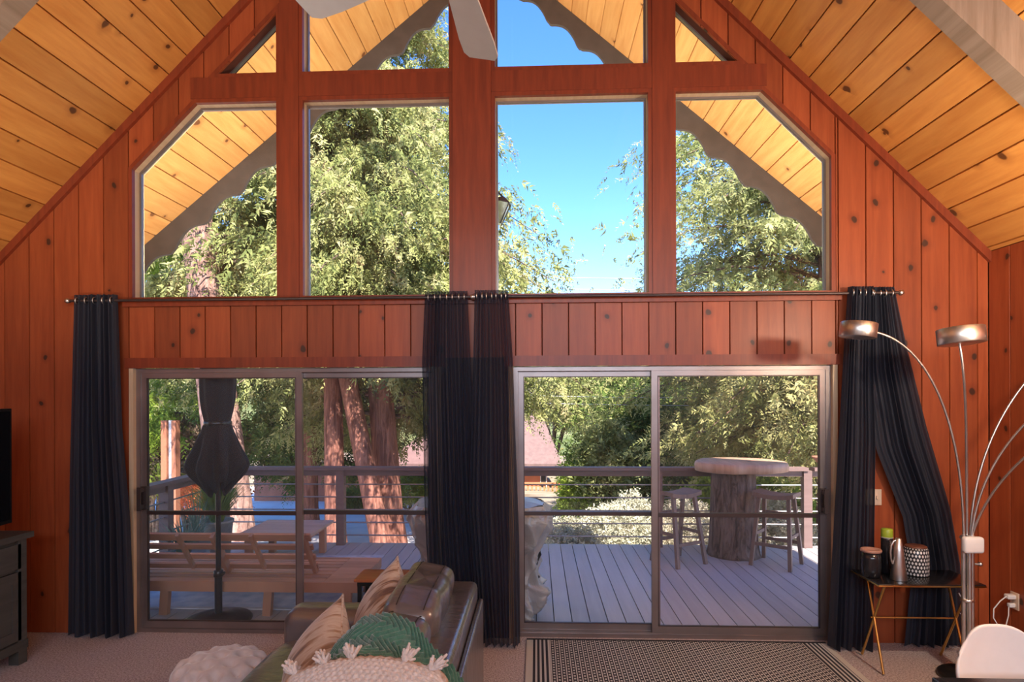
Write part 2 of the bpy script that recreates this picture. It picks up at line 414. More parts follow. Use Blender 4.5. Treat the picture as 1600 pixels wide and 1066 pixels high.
t = thing('window_9', 'invented clerestory window in the back wall, framing the added fill', 'window', (.6, YB, 2.5), kind='structure')  # opening made up to carry the added rear fill
MB().ring([(-1.95,2.5),(3.15,2.5),(3.15,3.74),(-1.95,3.74)], [(-1.9,2.55),(3.1,2.55),(3.1,3.69),(-1.9,3.69)], YB-.1, YB).build('window_frame', M['jamb'], t)

# ceiling: two slopes, boards run from the gable wall towards the camera
def slope_pt(s, rel, y, d):          # point on the slope, d = depth above the board face (into the roof)
    k = d/math.sqrt(2)
    return (XC + s*(rel + k), y, ROOF - rel + k)
def overhang(rel): return 1.92 - .22*rel
EAVE = HALF + .45
for s, nm in ((-1, 'left'), (1, 'right')):
    def slab(mb, r0, r1, ya0, yb0, ya1, yb1, d0, d1):
        vs = [slope_pt(s,r0,ya0,d0),slope_pt(s,r1,ya1,d0),slope_pt(s,r1,yb1,d0),slope_pt(s,r0,yb0,d0),
              slope_pt(s,r0,ya0,d1),slope_pt(s,r1,ya1,d1),slope_pt(s,r1,yb1,d1),slope_pt(s,r0,yb0,d1)]
        return mb.add(vs, [(3,2,1,0),(4,5,6,7),(0,1,5,4),(1,2,6,5),(2,3,7,6),(3,0,4,7)])
    cl = MB(); slab(cl, -.02, HALF+.1, YB, .13, YB, .13, .018, .06); slab(cl, -.02, 1.5, YB, .0, YB, .0, .0, .018)
    c = cl.build('ceiling_'+nm, M['groove'])
    tag(c, f'golden knotty pine sloped ceiling on the {nm} side', 'ceiling', kind='structure')
    w = .2/math.sqrt(2); k = 0
    e = .004
    r = 1.5
    while r < HALF-.01:
        r1 = min(r+w, HALF)
        vs = [slope_pt(s,r+.0007,YB,.018),slope_pt(s,r1-.0007,YB,.018),slope_pt(s,r1-.0007,0,.018),slope_pt(s,r+.0007,0,.018),
              slope_pt(s,r+e,YB,0),slope_pt(s,r1-e,YB,0),slope_pt(s,r1-e,0,0),slope_pt(s,r+e,0,0)]
        MB().add(vs, [(0,1,2,3),(7,6,5,4),(0,4,5,1),(1,5,6,2),(2,6,7,3),(3,7,4,0)]).build('board', M['ceil'], c)
        r = r1
    # roof over it, with the overhang outside
    rf = MB(); ym = lambda q: .14+overhang(q)-.13
    slab(rf, -.06, EAVE, YB-.3, ym(0), YB-.3, ym(EAVE), .06, .12)
    ro = rf.build('roof_'+nm, plain('roof_shingle_'+nm, (.12,.09,.08), .9))
    tag(ro, f'roof deck over the {nm} slope and its deep overhang', 'roof', kind='structure')
    so = MB(); slab(so, 0, EAVE, .14, ym(0), .14, ym(EAVE), .02, .06)
    so = so.build('soffit_'+nm, M['groove']); tag(so, f'pine soffit of the {nm} roof overhang outside the window', 'ceiling', kind='structure')
    r = .0
    while r < EAVE-.01:
        r1 = min(r+w, EAVE)
        vs = [slope_pt(s,r+.0007,.14,.02),slope_pt(s,r1-.0007,.14,.02),slope_pt(s,r1-.0007,ym(r1),.02),slope_pt(s,r+.0007,ym(r),.02),
              slope_pt(s,r+e,.14,0),slope_pt(s,r1-e,.14,0),slope_pt(s,r1-e,ym(r1),0),slope_pt(s,r+e,ym(r),0)]
        MB().add(vs, [(0,1,2,3),(7,6,5,4),(0,4,5,1),(1,5,6,2),(2,6,7,3),(3,7,4,0)]).build('board', M['soffit'], so)
        r = r1
    # bargeboard with scalloped lower edge, hanging at the outer edge
    n = 460; up = []; lo = []
    unit = .44/math.sqrt(2)*1.0
    for i in range(n+1):
        q = -.0 + EAVE*i/n
        t = (q/unit) % 1.0; alt = int(q/unit) % 2
        a = .12
        if t < a or t > 1-a:
            tt = t+a if t < a else t-(1-a)
            dep = .285 + (.02*math.sin(math.pi*tt/(2*a)) if alt == 0 else .012*math.sin(math.pi*tt/(2*a)))
        else:
            tt = (t-a)/(1-2*a)
            dep = .285 - .075*math.sin(math.pi*(tt**1.25))**.75
        up.append(q); lo.append(dep)
    vs = []; fs = []
    for i, q in enumerate(up):
        y = ym(q)
        for yy in (y-.005, y+.035):
            vs.append((XC+s*q, yy, ROOF-q+.13)); vs.append((XC+s*q, yy, ROOF-q-lo[i]))
    for i in range(n):
        a, b = i*4, i*4+4
        fs += [(a,b,b+1,a+1),(a+2,a+3,b+3,b+2),(a,a+2,b+2,b),(a+1,b+1,b+3,a+3)]
    fs += [(0,1,3,2),(n*4,n*4+2,n*4+3,n*4+1)]
    bb = MB().add(vs, fs).build('bargeboard', M['barge'])
    tag(bb, f'dark brown scalloped bargeboard along the {nm} roof edge', 'bargeboard', kind='structure')
    # exposed rafter beam and cornice strip against the gable wall
    bm_ = MB(); d = .2
    for (r0, r1) in ((.0, HALF),):
        k0 = -d/math.sqrt(2)
        vs = []
        for yy in (-1.42, -1.29):
            for rr in (r0, r1):
                vs += [(XC+s*max(rr+k0,0) if rr == r0 else XC+s*(rr+k0), yy, ROOF-rr+k0 if rr != r0 else ROOF-2*abs(k0)), (XC+s*rr, yy, ROOF-rr)]
        fs = [(0,1,3,2),(4,6,7,5),(0,2,6,4),(1,5,7,3),(0,4,5,1),(2,3,7,6)]
        bm_.add(vs, fs)
    o = bm_.build('ceiling_beam', M['beam']); tag(o, f'weathered grey rafter beam across the {nm} ceiling slope', 'beam', kind='structure')
    cr = MB(); dz = .055
    vs = []
    for yy in (-.03, .0):
        for rr in (1.2, HALF): vs += [(XC+s*rr, yy, ROOF-rr), (XC+s*rr, yy, ROOF-rr-dz*1.414)]
    cr.add(vs, [(0,1,3,2),(4,6,7,5),(0,2,6,4),(1,5,7,3),(0,4,5,1),(2,3,7,6)])
    o = cr.build('trim_'+('1' if s < 0 else '2'), M['trim_wood']); tag(o, f'narrow red wood strip where {nm} ceiling slope meets gable wall', 'trim', kind='structure')
king = MB().box(XC-.05, XC+.05, 1.80, 1.90, 5.80, 6.75).build('gable_pendant', M['soffit'])
tag(king, 'pale wooden post hanging from the roof peak outside', 'post', kind='structure')

# posts and transoms between the window lights
tn = [3]
def trim(label, mb, mat='trim_wood'):
    o = mb.build(f'trim_{tn[0]}', M[mat]); tn[0] += 1
    return tag(o, label, 'trim', kind='structure')
cp = MB().box(XC-.155, XC+.135, -.03, .16, W_SILL-.03, 6.2); trim('broad dark red centre post between the tall windows', cp)
for s, nm in ((-1, 'left'), (1, 'right')):
    a, b = sorted((XC+s*1.345, XC+s*1.49))
    trim(f'red wood mullion on the {nm} half of the window wall', MB().box(a, b, -.012, .15, W_SILL-.03, 6.31-1.40))
    for q0, q1, nn in ((.135 if s > 0 else .155, 1.345, 'inner'), (1.49, 2.19, 'outer')):
        a, b = sorted((XC+s*q0, XC+s*q1))
        trim(f'{nn} {nm} transom bar above the lower windows', MB().box(a, b, -.008, .145, TR0, TR1))
trim('dark wood sill strip under the row of windows', MB().box(XC-W_OUT-.03, XC+W_OUT+.03, -.035, .14, W_SILL-.045, W_SILL))
trim('flat head casing above the left sliding door', MB().box(DOOR_L[0]-.03, DOOR_L[1]+.03, -.012, .0, D_TOP-.07, D_TOP+.01))
trim('flat head casing above the right sliding door', MB().box(DOOR_R[0]-.03, DOOR_R[1]+.03, -.012, .0, D_TOP-.07, D_TOP+.01))

wi = [1]
def window(poly, label, beads=True):
    poly = [(XC+x, z) for x, z in poly]
    cx = sum(p[0] for p in poly)/len(poly); cz = min(p[1] for p in poly)
    t = thing(f'window_{wi[0]}', label, 'window', (cx, .07, cz), kind='structure'); wi[0] += 1
    i1 = inset(poly, .03); i2 = inset(poly, .045)
    MB().ring(poly, i1, -.004, .032).build('casing', M['trim_wood'], t)
    MB().ring(poly, i1, .032, .145).build('window_frame', M['jamb'], t)
    MB().ring(i1, i2, .085, .115).build('glazing_bead', M['alu'], t)
    MB().prism(inset(poly, .035), .097, .103).build('pane', M['glass'], t)
for s, nm in ((-1, 'left'), (1, 'right')):
    q = .135 if s > 0 else .155
    window([(s*1.49, W_SILL), (s*W_OUT, W_SILL), (s*W_OUT, 3.62), (s*2.17, TR0), (s*1.49, TR0)], f'outer {nm} lower window with a clipped upper corner')
    window([(s*q, W_SILL), (s*1.345, W_SILL), (s*1.345, TR0), (s*q, TR0)], f'tall rectangular lower window {nm} of the centre post')
    window([(s*1.49, TR1), (s*2.06, TR1), (s*1.49, 4.87)], f'small triangular upper window at the far {nm}')
    window([(s*q, TR1), (s*1.345, TR1), (s*1.345, 4.95), (s*q, 6.15)], f'upper window with sloping head {nm} of the centre post')

# sliding doors
def slider(name, x0, x1, meet, label, left_inner, handle_x, glasses):
    t = thing(name, label, 'sliding door', ((x0+x1)/2, .07, 0), kind='structure')
    z1 = D_TOP-.07
    rect = lambda a, b, c, d: [(a,c),(b,c),(b,d),(a,d)]
    lin = MB(); lin.box(x0, x0+.035, -.004, .14, 0, z1); lin.box(x1-.035, x1, -.004, .14, 0, z1)
    lin.build('jamb', M['jamb'], t)
    a0, a1 = x0+.035, x1-.035
    MB().ring(rect(a0, a1, 0, z1), rect(a0+.035, a1-.035, .03, z1-.035), .03, .13).build('frame', M['alu'], t)
    tr = MB(); 
    for yy in (.045, .075, .105): tr.box(a0+.035, a1-.035, yy-.004, yy+.004, .03, .042)
    tr.build('track', M['alu'], t)
    for (b0, b1, inner, gm) in ((a0+.03, meet+.035, left_inner, glasses[0]), (meet-.035, a1-.03, not left_inner, glasses[1])):
        yc = .055 if inner else .095
        p = MB().ring(rect(b0, b1, .032, z1-.03), rect(b0+.045, b1-.045, .085, z1-.075), yc-.016, yc+.016).build('panel', M['alu'], t)
        MB().box(b0+.045, b1-.045, yc-.014, yc+.014, .915, .945).build('mid_rail', M['alu_dark'], p)
        MB().box(b0+.044, b1-.044, yc-.003, yc+.003, .086, .915).build('pane', M[gm], p)
        MB().box(b0+.044, b1-.044, yc-.003, yc+.003, .945, z1-.076).build('pane', M[gm], p)
        MB().ring(rect(b0+.044, b1-.044, .084, z1-.074), rect(b0+.052, b1-.052, .092, z1-.082), yc-.010, yc+.010).build('gasket', M['alu_dark'], p)
    h = MB(); h.box(handle_x-.022, handle_x+.022, .012, .04, .96, 1.14); h.box(handle_x-.012, handle_x+.012, -.03, .012, .97, 1.0); h.box(handle_x-.012, handle_x+.012, -.03, .012, 1.10, 1.13)
    h.box(handle_x-.014, handle_x+.014, -.045, -.03, .96, 1.14); h.build('handle', M['alu_dark'], t)
    return t
slider('door_1', *DOOR_L, -1.85, 'left sliding glass door with a mid rail', True, DOOR_L[0]+.10, ('hazy_glass', 'door_glass'))
slider('door_2', *DOOR_R, .905, 'right sliding glass door opening to the grey deck', False, DOOR_R[1]-.10, ('glass', 'door_glass'))

# ------------------------------------------------------------------ curtains
def curtain(name, label, xl, xr, z0, z1, y0, amp, folds, mat, seed, nu=140, nz=40, parent_rings=True, group=None, flare=.0):
    rd = random.Random(seed); ph = [rd.uniform(0, 6.28) for _ in range(6)]
    am = [rd.uniform(.5, 1.0) for _ in range(200)]
    def fn(u, v):
        z = z1 + (z0 - z1)*v
        uu = u + .012*math.sin(9*u + ph[0] + 2.2*v) + .008*math.sin(23*u + ph[1] - 3*v)
        x = xl(z) + (xr(z)-xl(z))*uu
        a = amp*(.75 + .45*v)*(.7 + .3*math.sin(5*u+ph[2]))*am[int(u*folds) % 200]
        y = y0 + a*math.sin(2*math.pi*folds*u + ph[3] + .7*math.sin(2*v+ph[4])) + .3*a*math.sin(2*math.pi*folds*2.3*u + ph[5]) - flare*v
        return (x, y, z + .012*math.sin(2*math.pi*folds*u*.5 + ph[1])*v)
    t = thing(name, label, 'curtain', ((xl(z0)+xr(z0))/2, y0, z0), group=group)
    MB().grid(nu, nz, fn).build('cloth', M[mat], t)
    # grommet rings on the rod
    n = max(3, int(folds*.6))
    for i in range(n):
        x = xl(z1) + (xr(z1)-xl(z1))*(i+.5)/n
        r = MB(); pts = [(x + .004*(i%2), y0 + .024*math.cos(q*math.pi/6), z1 - .045 + .024*math.sin(q*math.pi/6)) for q in range(13)]
        r.tube(pts, .0045, 6, caps=False); r.build('grommet', M['steel'], t)
    return t
lin = lambda pts: (lambda z: float(np.interp(z, [p[0] for p in pts], [p[1] for p in pts])))
YR = -.085
curtain('curtain', 'opaque dark navy curtain hanging left of the left sliding door',
        lin([(0,-3.60),(1.2,-3.585),(2.62,-3.54)]), lin([(0,-3.08),(.9,-3.11),(1.6,-3.17),(2.62,-3.20)]), .015, 2.62, YR, .040, 9, 'curtain', 1)
curtain('curtain', 'sheer navy curtain on the left side of the centre pair',
        lin([(0,-.80),(1.0,-.84),(2.1,-.85),(2.62,-.825)]), lin([(0,-.36),(1.0,-.44),(2.62,-.51)]), .02, 2.62, YR, .030, 13, 'sheer', 2, nu=200)
curtain('curtain', 'sheer navy curtain on the right side of the centre pair, falling to the mat edge',
        lin([(0,-.42),(1.0,-.50),(2.62,-.455)]), lin([(0,-.12),(.8,-.125),(2.1,-.17),(2.62,-.205)]), .02, 2.62, YR-.03, .030, 12, 'sheer', 3, nu=200, flare=.07)
curtain('curtain', 'navy curtain hanging straight beside the right sliding door handle',
        lin([(0,2.10),(1.0,2.16),(2.2,2.235),(2.62,2.265)]), lin([(0,2.40),(1.5,2.44),(2.0,2.43),(2.62,2.44)]), .015, 2.62, YR-.02, .036, 8, 'curtain', 4, flare=.05)
curtain('curtain', 'navy curtain panel swept aside towards the right behind the arc lamp',
        lin([(0,2.66),(.55,2.72),(.95,2.66),(1.45,2.47),(2.0,2.40),(2.62,2.43)]), lin([(0,3.08),(.6,3.06),(1.0,2.99),(1.6,2.82),(2.2,2.68),(2.62,2.60)]), .015, 2.62, YR+.015, .028, 8, 'curtain', 5)
def rod(x0, x1, label):
    t = thing('curtain_rod', label, 'curtain rod', ((x0+x1)/2, YR, 2.575))
    MB().tube([(x0, YR, 2.575), (x1, YR, 2.575)], .011, 10).build('pole', M['alu_dark'], t)
    for x, s in ((x0, -1), (x1, 1)):
        MB().lathe([(.011,0),(.02,.008),(.022,.02),(.016,.034),(.001,.038)], 14, M=Matrix.Translation((x, YR, 2.575)) @ Matrix.Rotation(s*math.pi/2, 4, 'Y')).build('finial', M['steel'], t)
        MB().box(x-s*.05-.008, x-s*.05+.008, YR, -.0, 2.567, 2.583).build('bracket', M['alu_dark'], t)
rod(-3.565, -.49, 'dark metal curtain rod above the left sliding door')
rod(-.44, 2.625, 'dark metal curtain rod above the right sliding door')

# ------------------------------------------------------------------ mat in front of the right door
def mat_mat():
    m, nt, b = new_mat('woven_mat'); N, L = nt.nodes, nt.links
    b.inputs['Roughness'].default_value = .9; b.inputs['Specular IOR Level'].default_value = .1
    tc = N.new('ShaderNodeTexCoord'); sp = N.new('ShaderNodeSeparateXYZ'); L.new(tc.outputs['Object'], sp.inputs[0])
    def mt(op, a, bb=0.0, c=0.0):
        n = N.new('ShaderNodeMath'); n.operation = op
        for i, q in enumerate((a, bb, c)):
            if isinstance(q, (int, float)): n.inputs[i].default_value = q
            else: L.new(q, n.inputs[i])
        return n.outputs[0]
    x, y = sp.outputs[0], sp.outputs[1]
    fx = mt('FRACT', mt('DIVIDE', x, .033)); row = mt('FLOOR', mt('DIVIDE', x, .033))
    stripe = mt('GREATER_THAN', fx, .78)
    fy = mt('FRACT', mt('ADD', mt('DIVIDE', y, .04), mt('MULTIPLY', row, .5)))
    dash = mt('MULTIPLY', mt('GREATER_THAN', fy, .5), mt('LESS_THAN', mt('ABSOLUTE', mt('SUBTRACT', fx, .38)), .2))
    wv = mt('MAXIMUM', stripe, dash)
    edge = mt('ABSOLUTE', mt('SUBTRACT', x, 1.02))               # distance from the centre line
    side = mt('GREATER_THAN', edge, .93)
    fs_ = mt('GREATER_THAN', mt('FRACT', mt('DIVIDE', x, .03)), .55)
    pat = mt('ADD', mt('MULTIPLY', wv, mt('SUBTRACT', 1.0, side)), mt('MULTIPLY', fs_, side))
    border = mt('GREATER_THAN', edge, 1.055)
    mx = N.new('ShaderNodeMix'); mx.data_type = 'RGBA'; mx.inputs['A'].default_value = (.035,.035,.042,1); mx.inputs['B'].default_value = (.50,.48,.46,1)
    L.new(pat, mx.inputs['Factor'])
    m2 = N.new('ShaderNodeMix'); m2.data_type = 'RGBA'; m2.inputs['B'].default_value = (.52,.49,.44,1); L.new(border, m2.inputs['Factor']); L.new(mx.outputs['Result'], m2.inputs['A'])
    L.new(m2.outputs['Result'], b.inputs['Base Color'])
    bp = N.new('ShaderNodeBump'); bp.inputs['Strength'].default_value = .5; bp.inputs['Distance'].default_value = .004
    L.new(pat, bp.inputs['Height']); L.new(bp.outputs[0], b.inputs['Normal']); return m
mt_ = thing('door_mat', 'black and cream woven mat in front of the right sliding door', 'mat', (1.02, -.75, .0))
mr_ = bpy.data.objects.new('woven_field', rounded((2.2, 1.45, .012), .005, (1.02, -.755, .0065))); COL.objects.link(mr_)
mr_.parent = mt_; mr_.matrix_parent_inverse = Matrix.Translation((-1.02, .75, 0)); mr_.data.materials.append(mat_mat())
MB().box(-.078, 2.118, -.052, -.032, .012, .0155).build('hem', M['charcoal'], mt_)

# ------------------------------------------------------------------ sofa and what lies on it
def leather():
    m, nt, b = new_mat('brown_leather'); N, L = nt.nodes, nt.links
    b.inputs['Base Color'].default_value = (.105,.088,.088,1); b.inputs['Roughness'].default_value = .33; b.inputs['Specular IOR Level'].default_value = .9
    b.inputs['Coat Weight'].default_value = .6; b.inputs['Coat Roughness'].default_value = .22
    tc = N.new('ShaderNodeTexCoord'); nz = N.new('ShaderNodeTexNoise'); nz.inputs['Scale'].default_value = 7; nz.inputs['Detail'].default_value = 3
    n2 = N.new('ShaderNodeTexNoise'); n2.inputs['Scale'].default_value = 130
    mp = N.new('ShaderNodeMapping'); mp.inputs['Scale'].default_value = (1, 2.5, 1); L.new(tc.outputs['Object'], mp.inputs[0])
    L.new(mp.outputs[0], nz.inputs['Vector']); L.new(tc.outputs['Object'], n2.inputs['Vector'])
    b1 = N.new('ShaderNodeBump'); b1.inputs['Strength'].default_value = .35; b1.inputs['Distance'].default_value = .03; L.new(nz.outputs['Fac'], b1.inputs['Height'])
    b2 = N.new('ShaderNodeBump'); b2.inputs['Strength'].default_value = .15; b2.inputs['Distance'].default_value = .002; L.new(n2.outputs['Fac'], b2.inputs['Height']); L.new(b1.outputs[0], b2.inputs['Normal'])
    L.new(b2.outputs[0], b.inputs['Normal']); return m
M['leather'] = leather()
M['seam'] = plain('seam_thread', (.02,.014,.012), .7)
sofa = thing('sofa', 'dark brown leather sofa seen from behind, loaded with cushions', 'sofa', (-.87, -1.95, 0))
def part(name, me, mat, parent): return link(name, me, mat, parent)
part('back_frame', rounded((.17, 1.9, .74), .035, (-.43, -2.0, .39)), M['leather'], sofa)
part('back_panel', rounded((.03, 1.86, .64), .012, (-.327, -2.0, .34)), M['leather'], sofa)
part('base', rounded((.95, 1.72, .3), .04, (-.93, -2.0, .2)), M['leather'], sofa)
arm = part('arm', rounded((1.0, .24, .6), .09, (-.95, -1.12, .33), seg=5), M['leather'], sofa)
part('arm', rounded((1.0, .24, .6), .09, (-.95, -2.88, .33), seg=5), M['leather'], sofa)
for yc in (-1.62, -2.37):
    Mx = Matrix.Translation((-1.0, yc, .42))
    puff((.42, .37, .09), .35, Mx).build('seat_cushion', M['leather'], sofa)
for yc, z in ((-1.58, .70), (-2.32, .69)):
    Mx = Matrix.Translation((-.60, yc, z)) @ Matrix.Rotation(math.radians(10), 4, 'Y')
    wr_ = lambda p: Vector((p.x*(1+.06*math.sin(p.y*21+p.z*6)), p.y, p.z + .008*math.sin(p.y*30)*(1 if p.z > 0 else 0)))
    b = puff((.135, .365, .235), .42, Mx, 56, 36, wr_).build('back_cushion', M['leather'], sofa)
    for sx in (-.062, .062):      # top seams
        pts = [Mx @ Vector((sx, -.34+.68*i/20, .233 + .004 - .16*max(0, abs(-1+2*i/20)-.55)**2)) for i in range(21)]
        MB().tube(pts, .0028, 5).build('seam', M['seam'], b)
for x, y in ((-1.38,-1.08),(-.42,-1.08),(-1.38,-2.92),(-.42,-2.92)): MB().lathe([(.022,0),(.03,.06)], 12, (x, y, 0)).build('foot', M['black'], sofa)

def furmat():
    m, nt, b = new_mat('brown_streaked_plush'); N, L = nt.nodes, nt.links
    b.inputs['Roughness'].default_value = .8; b.inputs['Sheen Weight'].default_value = .4
    tc = N.new('ShaderNodeTexCoord'); mp = N.new('ShaderNodeMapping'); mp.inputs['Scale'].default_value = (1.0, 5.5, 1.0); mp.inputs['Rotation'].default_value = (0,0,.9)
    oi = N.new('ShaderNodeObjectInfo'); ad = N.new('ShaderNodeVectorMath'); L.new(tc.outputs['Object'], ad.inputs[0]); L.new(oi.outputs['Random'], ad.inputs[1]); L.new(ad.outputs[0], mp.inputs[0])
    nz = N.new('ShaderNodeTexNoise'); nz.inputs['Scale'].default_value = 4.6; nz.inputs['Detail'].default_value = 5; nz.inputs['Distortion'].default_value = .5
    L.new(mp.outputs[0], nz.inputs['Vector']); rp = N.new('ShaderNodeValToRGB'); e = rp.color_ramp.elements; e.new(.5); e.new(.58)
    for i, (p, c) in enumerate(((.34,(.40,.29,.21)),(.50,(.50,.38,.29)),(.575,(.30,.16,.08)),(.66,(.12,.05,.025)))): e[i].position = p; e[i].color = (*c, 1)
    L.new(nz.outputs['Fac'], rp.inputs[0]); L.new(rp.outputs[0], b.inputs['Base Color'])
    bp = N.new('ShaderNodeBump'); bp.inputs['Strength'].default_value = .4; bp.inputs['Distance'].default_value = .01; L.new(nz.outputs['Fac'], bp.inputs['Height']); L.new(bp.outputs[0], b.inputs['Normal']); return m
M['fur'] = furmat()
def square_pillow(mb, size, thick, Mx, n=40, bump=None):
    for sd_ in (-1, 1):
        def fn(u, v):
            a, c = 2*u-1, 2*v-1
            h = thick*max(0, (1-a*a))**.55*max(0, (1-c*c))**.55
            k = 1 - .10*((1-a*a)*abs(c)**4 + (1-c*c)*abs(a)**4)
            z = sd_*h
            if bump: z += sd_*bump(a, c)*min(1, h/.02)
            return Mx @ Vector((a*size/2*k, c*size/2*k, z))
        mb.grid(n, n, fn)
    return mb
def plush(label, loc, rot, size):
    t = thing('plush_pillow', label, 'pillow', loc)
    Mx = Matrix.Translation(loc) @ Euler(rot).to_matrix().to_4x4()
    o = MB(); square_pillow(o, size, .115, Matrix())
    p = o.build('cover', M['fur'], t, world=False); p.rotation_euler = rot
    mb = MB(); h = size/2*.985
    pts = []
    for k in range(4):
        a, b_ = [(-1,-1),(1,-1),(1,1),(-1,1)][k], [(-1,-1),(1,-1),(1,1),(-1,1)][(k+1)%4]
        for i in range(10):
            q = i/10; x = a[0]+(b_[0]-a[0])*q; y = a[1]+(b_[1]-a[1])*q
            kk = 1 - .10*((1-x*x)*abs(y)**4 + (1-y*y)*abs(x)**4); pts.append((x*h*kk, y*h*kk, 0))
    pts.append(pts[0]); mb.tube(pts, .006, 6, caps=False)
    q = mb.build('piping', M['fur'], p, world=False)
# pillow plane is local xy; its normal is turned towards -x (towards the seat) and up
plush('brown streaked plush pillow leaning on the leather back cushion', (-.80, -1.50, .70), (math.radians(38), math.radians(-58), math.radians(-14)), .46)
plush('beige streaked plush pillow slumped beside the sofa arm', (-.97, -1.96, .645), (math.radians(40), math.radians(-52), math.radians(-14)), .46)

# green chevron throw over the near back cushion
M['green'] = plain('green_knit', (.045,.155,.105), .95, noise=(.03,.11,.075), nscale=40, bump=.3, sheen=.5)
path = [(-.80,.66),(-.785,.76),(-.74,.88),(-.66,.955),(-.58,.968),(-.50,.94),(-.42,.85),(-.345,.79),(-.302,.74),(-.298,.56),(-.296,.38)]
ptv = [Vector(p) for p in path]
cum = [0.0]
for i in range(1, len(ptv)): cum.append(cum[-1] + (ptv[i]-ptv[i-1]).length)
def on_path(s):
    s = min(max(s, 0), cum[-1]-1e-6)
    for i in range(1, len(cum)):
        if s <= cum[i]:
            q = (s-cum[i-1])/(cum[i]-cum[i-1])
            q2 = q
            d = (ptv[min(i+1, len(ptv)-1)]-ptv[max(i-2, 0)]).normalized()
            return ptv[i-1].lerp(ptv[i], q2), Vector((-d.y, d.x))
def throw_fn(u, v):
    s = u*cum[-1]; y = -2.30 - .40*v + .05*math.sin(u*4+.4) * (1-v)
    p, nn = on_path(s)
    tri = abs(((v*.40/.16) % 1) - .5)*2           # zigzag
    ridge = .5 + .5*math.sin((s/.026 + tri*2.6)*2*math.pi)
    d = .008 + .015*ridge + .012*math.sin(7*v+3*u)
    return (p.x + nn.x*d, y, p.y + nn.y*d)
tag(MB().grid(330, 130, throw_fn).build('throw_blanket', M['green']), 'green chevron knit throw draped over the sofa back', 'blanket')

# cream knit pillow with tassels
def knitmat():
    m = plain('cream_knit', (.60,.50,.44), .95, noise=(.46,.36,.31), nscale=90, bump=.3, sheen=.4); return m
M['knit'] = knitmat()
M['braid'] = plain('brown_braid', (.34,.20,.13), .95, noise=(.5,.4,.33), nscale=60, bump=.4)
kt = thing('knit_pillow', 'cream chunky knit pillow with tassels on top of the green throw', 'pillow', (-.50, -2.95, .6))
Mk = Matrix.Translation((-.50, -2.95, .835)) @ Euler((math.radians(50), 0, math.radians(2))).to_matrix().to_4x4()
def rnd(x, y): return Vector((x*math.sqrt(1-.32*y*y), y*math.sqrt(1-.32*x*x)))
kb = MB()
for sd_ in (-1, 1):
    def kf(u, v):
        a, c = 2*u-1, 2*v-1; h = .11*max(0, 1-a*a)**.5*max(0, 1-c*c)**.5
        z = sd_*(h + .010*abs(math.sin(a*40 + (int((c+1)*18) % 2)*1.57))*abs(math.sin((c+1)*18*math.pi))**.6*min(1, h/.02))
        p = rnd(a, c)*.27; return Mk @ Vector((p.x, p.y, z))
    kb.grid(130, 110, kf)
kp = kb.build('cover', M['knit'], kt)
rd = random.Random(5)
def edge_pt(q):
    k = int(q*4) % 4; f = q*4 - int(q*4)
    a, b_ = [(-1,-1),(1,-1),(1,1),(-1,1)][k], [(-1,-1),(1,-1),(1,1),(-1,1)][(k+1)%4]
    p = rnd(a[0]+(b_[0]-a[0])*f, a[1]+(b_[1]-a[1])*f)*.27; return Vector((p.x, p.y, 0))
br = MB(); br.tube([Mk @ edge_pt((i % 120)/120) for i in range(121)], [.008 + .004*(i % 2) for i in range(121)], 7, caps=False)
br.build('braid_edge', M['braid'], kt)
for q in (.52, .565, .655, .70, .745, .445, .40, .80, .25, 0.0):
    p = edge_pt(q); d = p.normalized(); tb = MB()
    for i in range(34):
        e = d*rd.uniform(.02,.045) + Vector((rd.uniform(-.025,.025), rd.uniform(-.012,.012), rd.uniform(-.02,.025)))
        tb.tube([Mk @ p, Mk @ (p + e*.5 + Vector((0,0,.006))), Mk @ (p + e)], [.007,.006,.004], 5)
    tb.build('tassel', M['knit'], kt)

# end table between sofa and door
et = thing('end_table', 'small reddish wood end table with black legs behind the sofa arm', 'table', (-1.0, -.20, 0))
M['redwood'] = wood('end_table_wood', (.34,.12,.055), (.24,.08,.035), 'Y', 'X', rough=.35, knots=False)
part('table_top', rounded((.40, .26, .022), .004, (-1.09, -.235, .535)), M['redwood'], et)
MB().box(-1.27,-.91,-.35,-.12,.495,.523).build('apron', M['black'], et)
for x in (-1.255, -.925):
    for y in (-.335, -.135): MB().box(x-.014,x+.014,y-.014,y+.014,0,.5).build('leg', M['black'], et)

# tufted ottoman
M['velvet'] = plain('pale_grey_velvet', (.52,.48,.48), .75, noise=(.46,.42,.42), nscale=30, sheen=.7)
ot = thing('ottoman', 'round pale grey button-tufted ottoman on the carpet', 'ottoman', (-1.72, -1.36, 0))
btn = [(0.0, 0.0)] + [(.115*math.cos(math.radians(a)), .115*math.sin(math.radians(a))) for a in range(20, 380, 60)] + [(.20*math.cos(math.radians(a)), .20*math.sin(math.radians(a))) for a in range(-10, 350, 30)]
def ott_top(x, y):
    r = math.hypot(x, y); z = .405 + .035*(1-(r/.25)**2)
    for bx, by in btn:
        d = math.hypot(x-bx, y-by); z -= .046*math.exp(-(d/.030)**2)
    return z
R = .245; vs = []; fs = []; nr, na = 34, 96
for i in range(nr+1):
    r = R*i/nr
    for j in range(na):
        a = 2*math.pi*j/na; x, y = r*math.cos(a), r*math.sin(a)
        drop = .05*max(0, (r/R-.82)/.18)**2.2
        vs.append((x, y, ott_top(x, y) - drop))
for i in range(nr):
    for j in range(na): fs.append((i*na+j, (i+1)*na+j, (i+1)*na+(j+1)%na, i*na+(j+1)%na))
o = MB().add(vs, fs, True).build('tufted_seat', M['velvet'], ot, world=False)
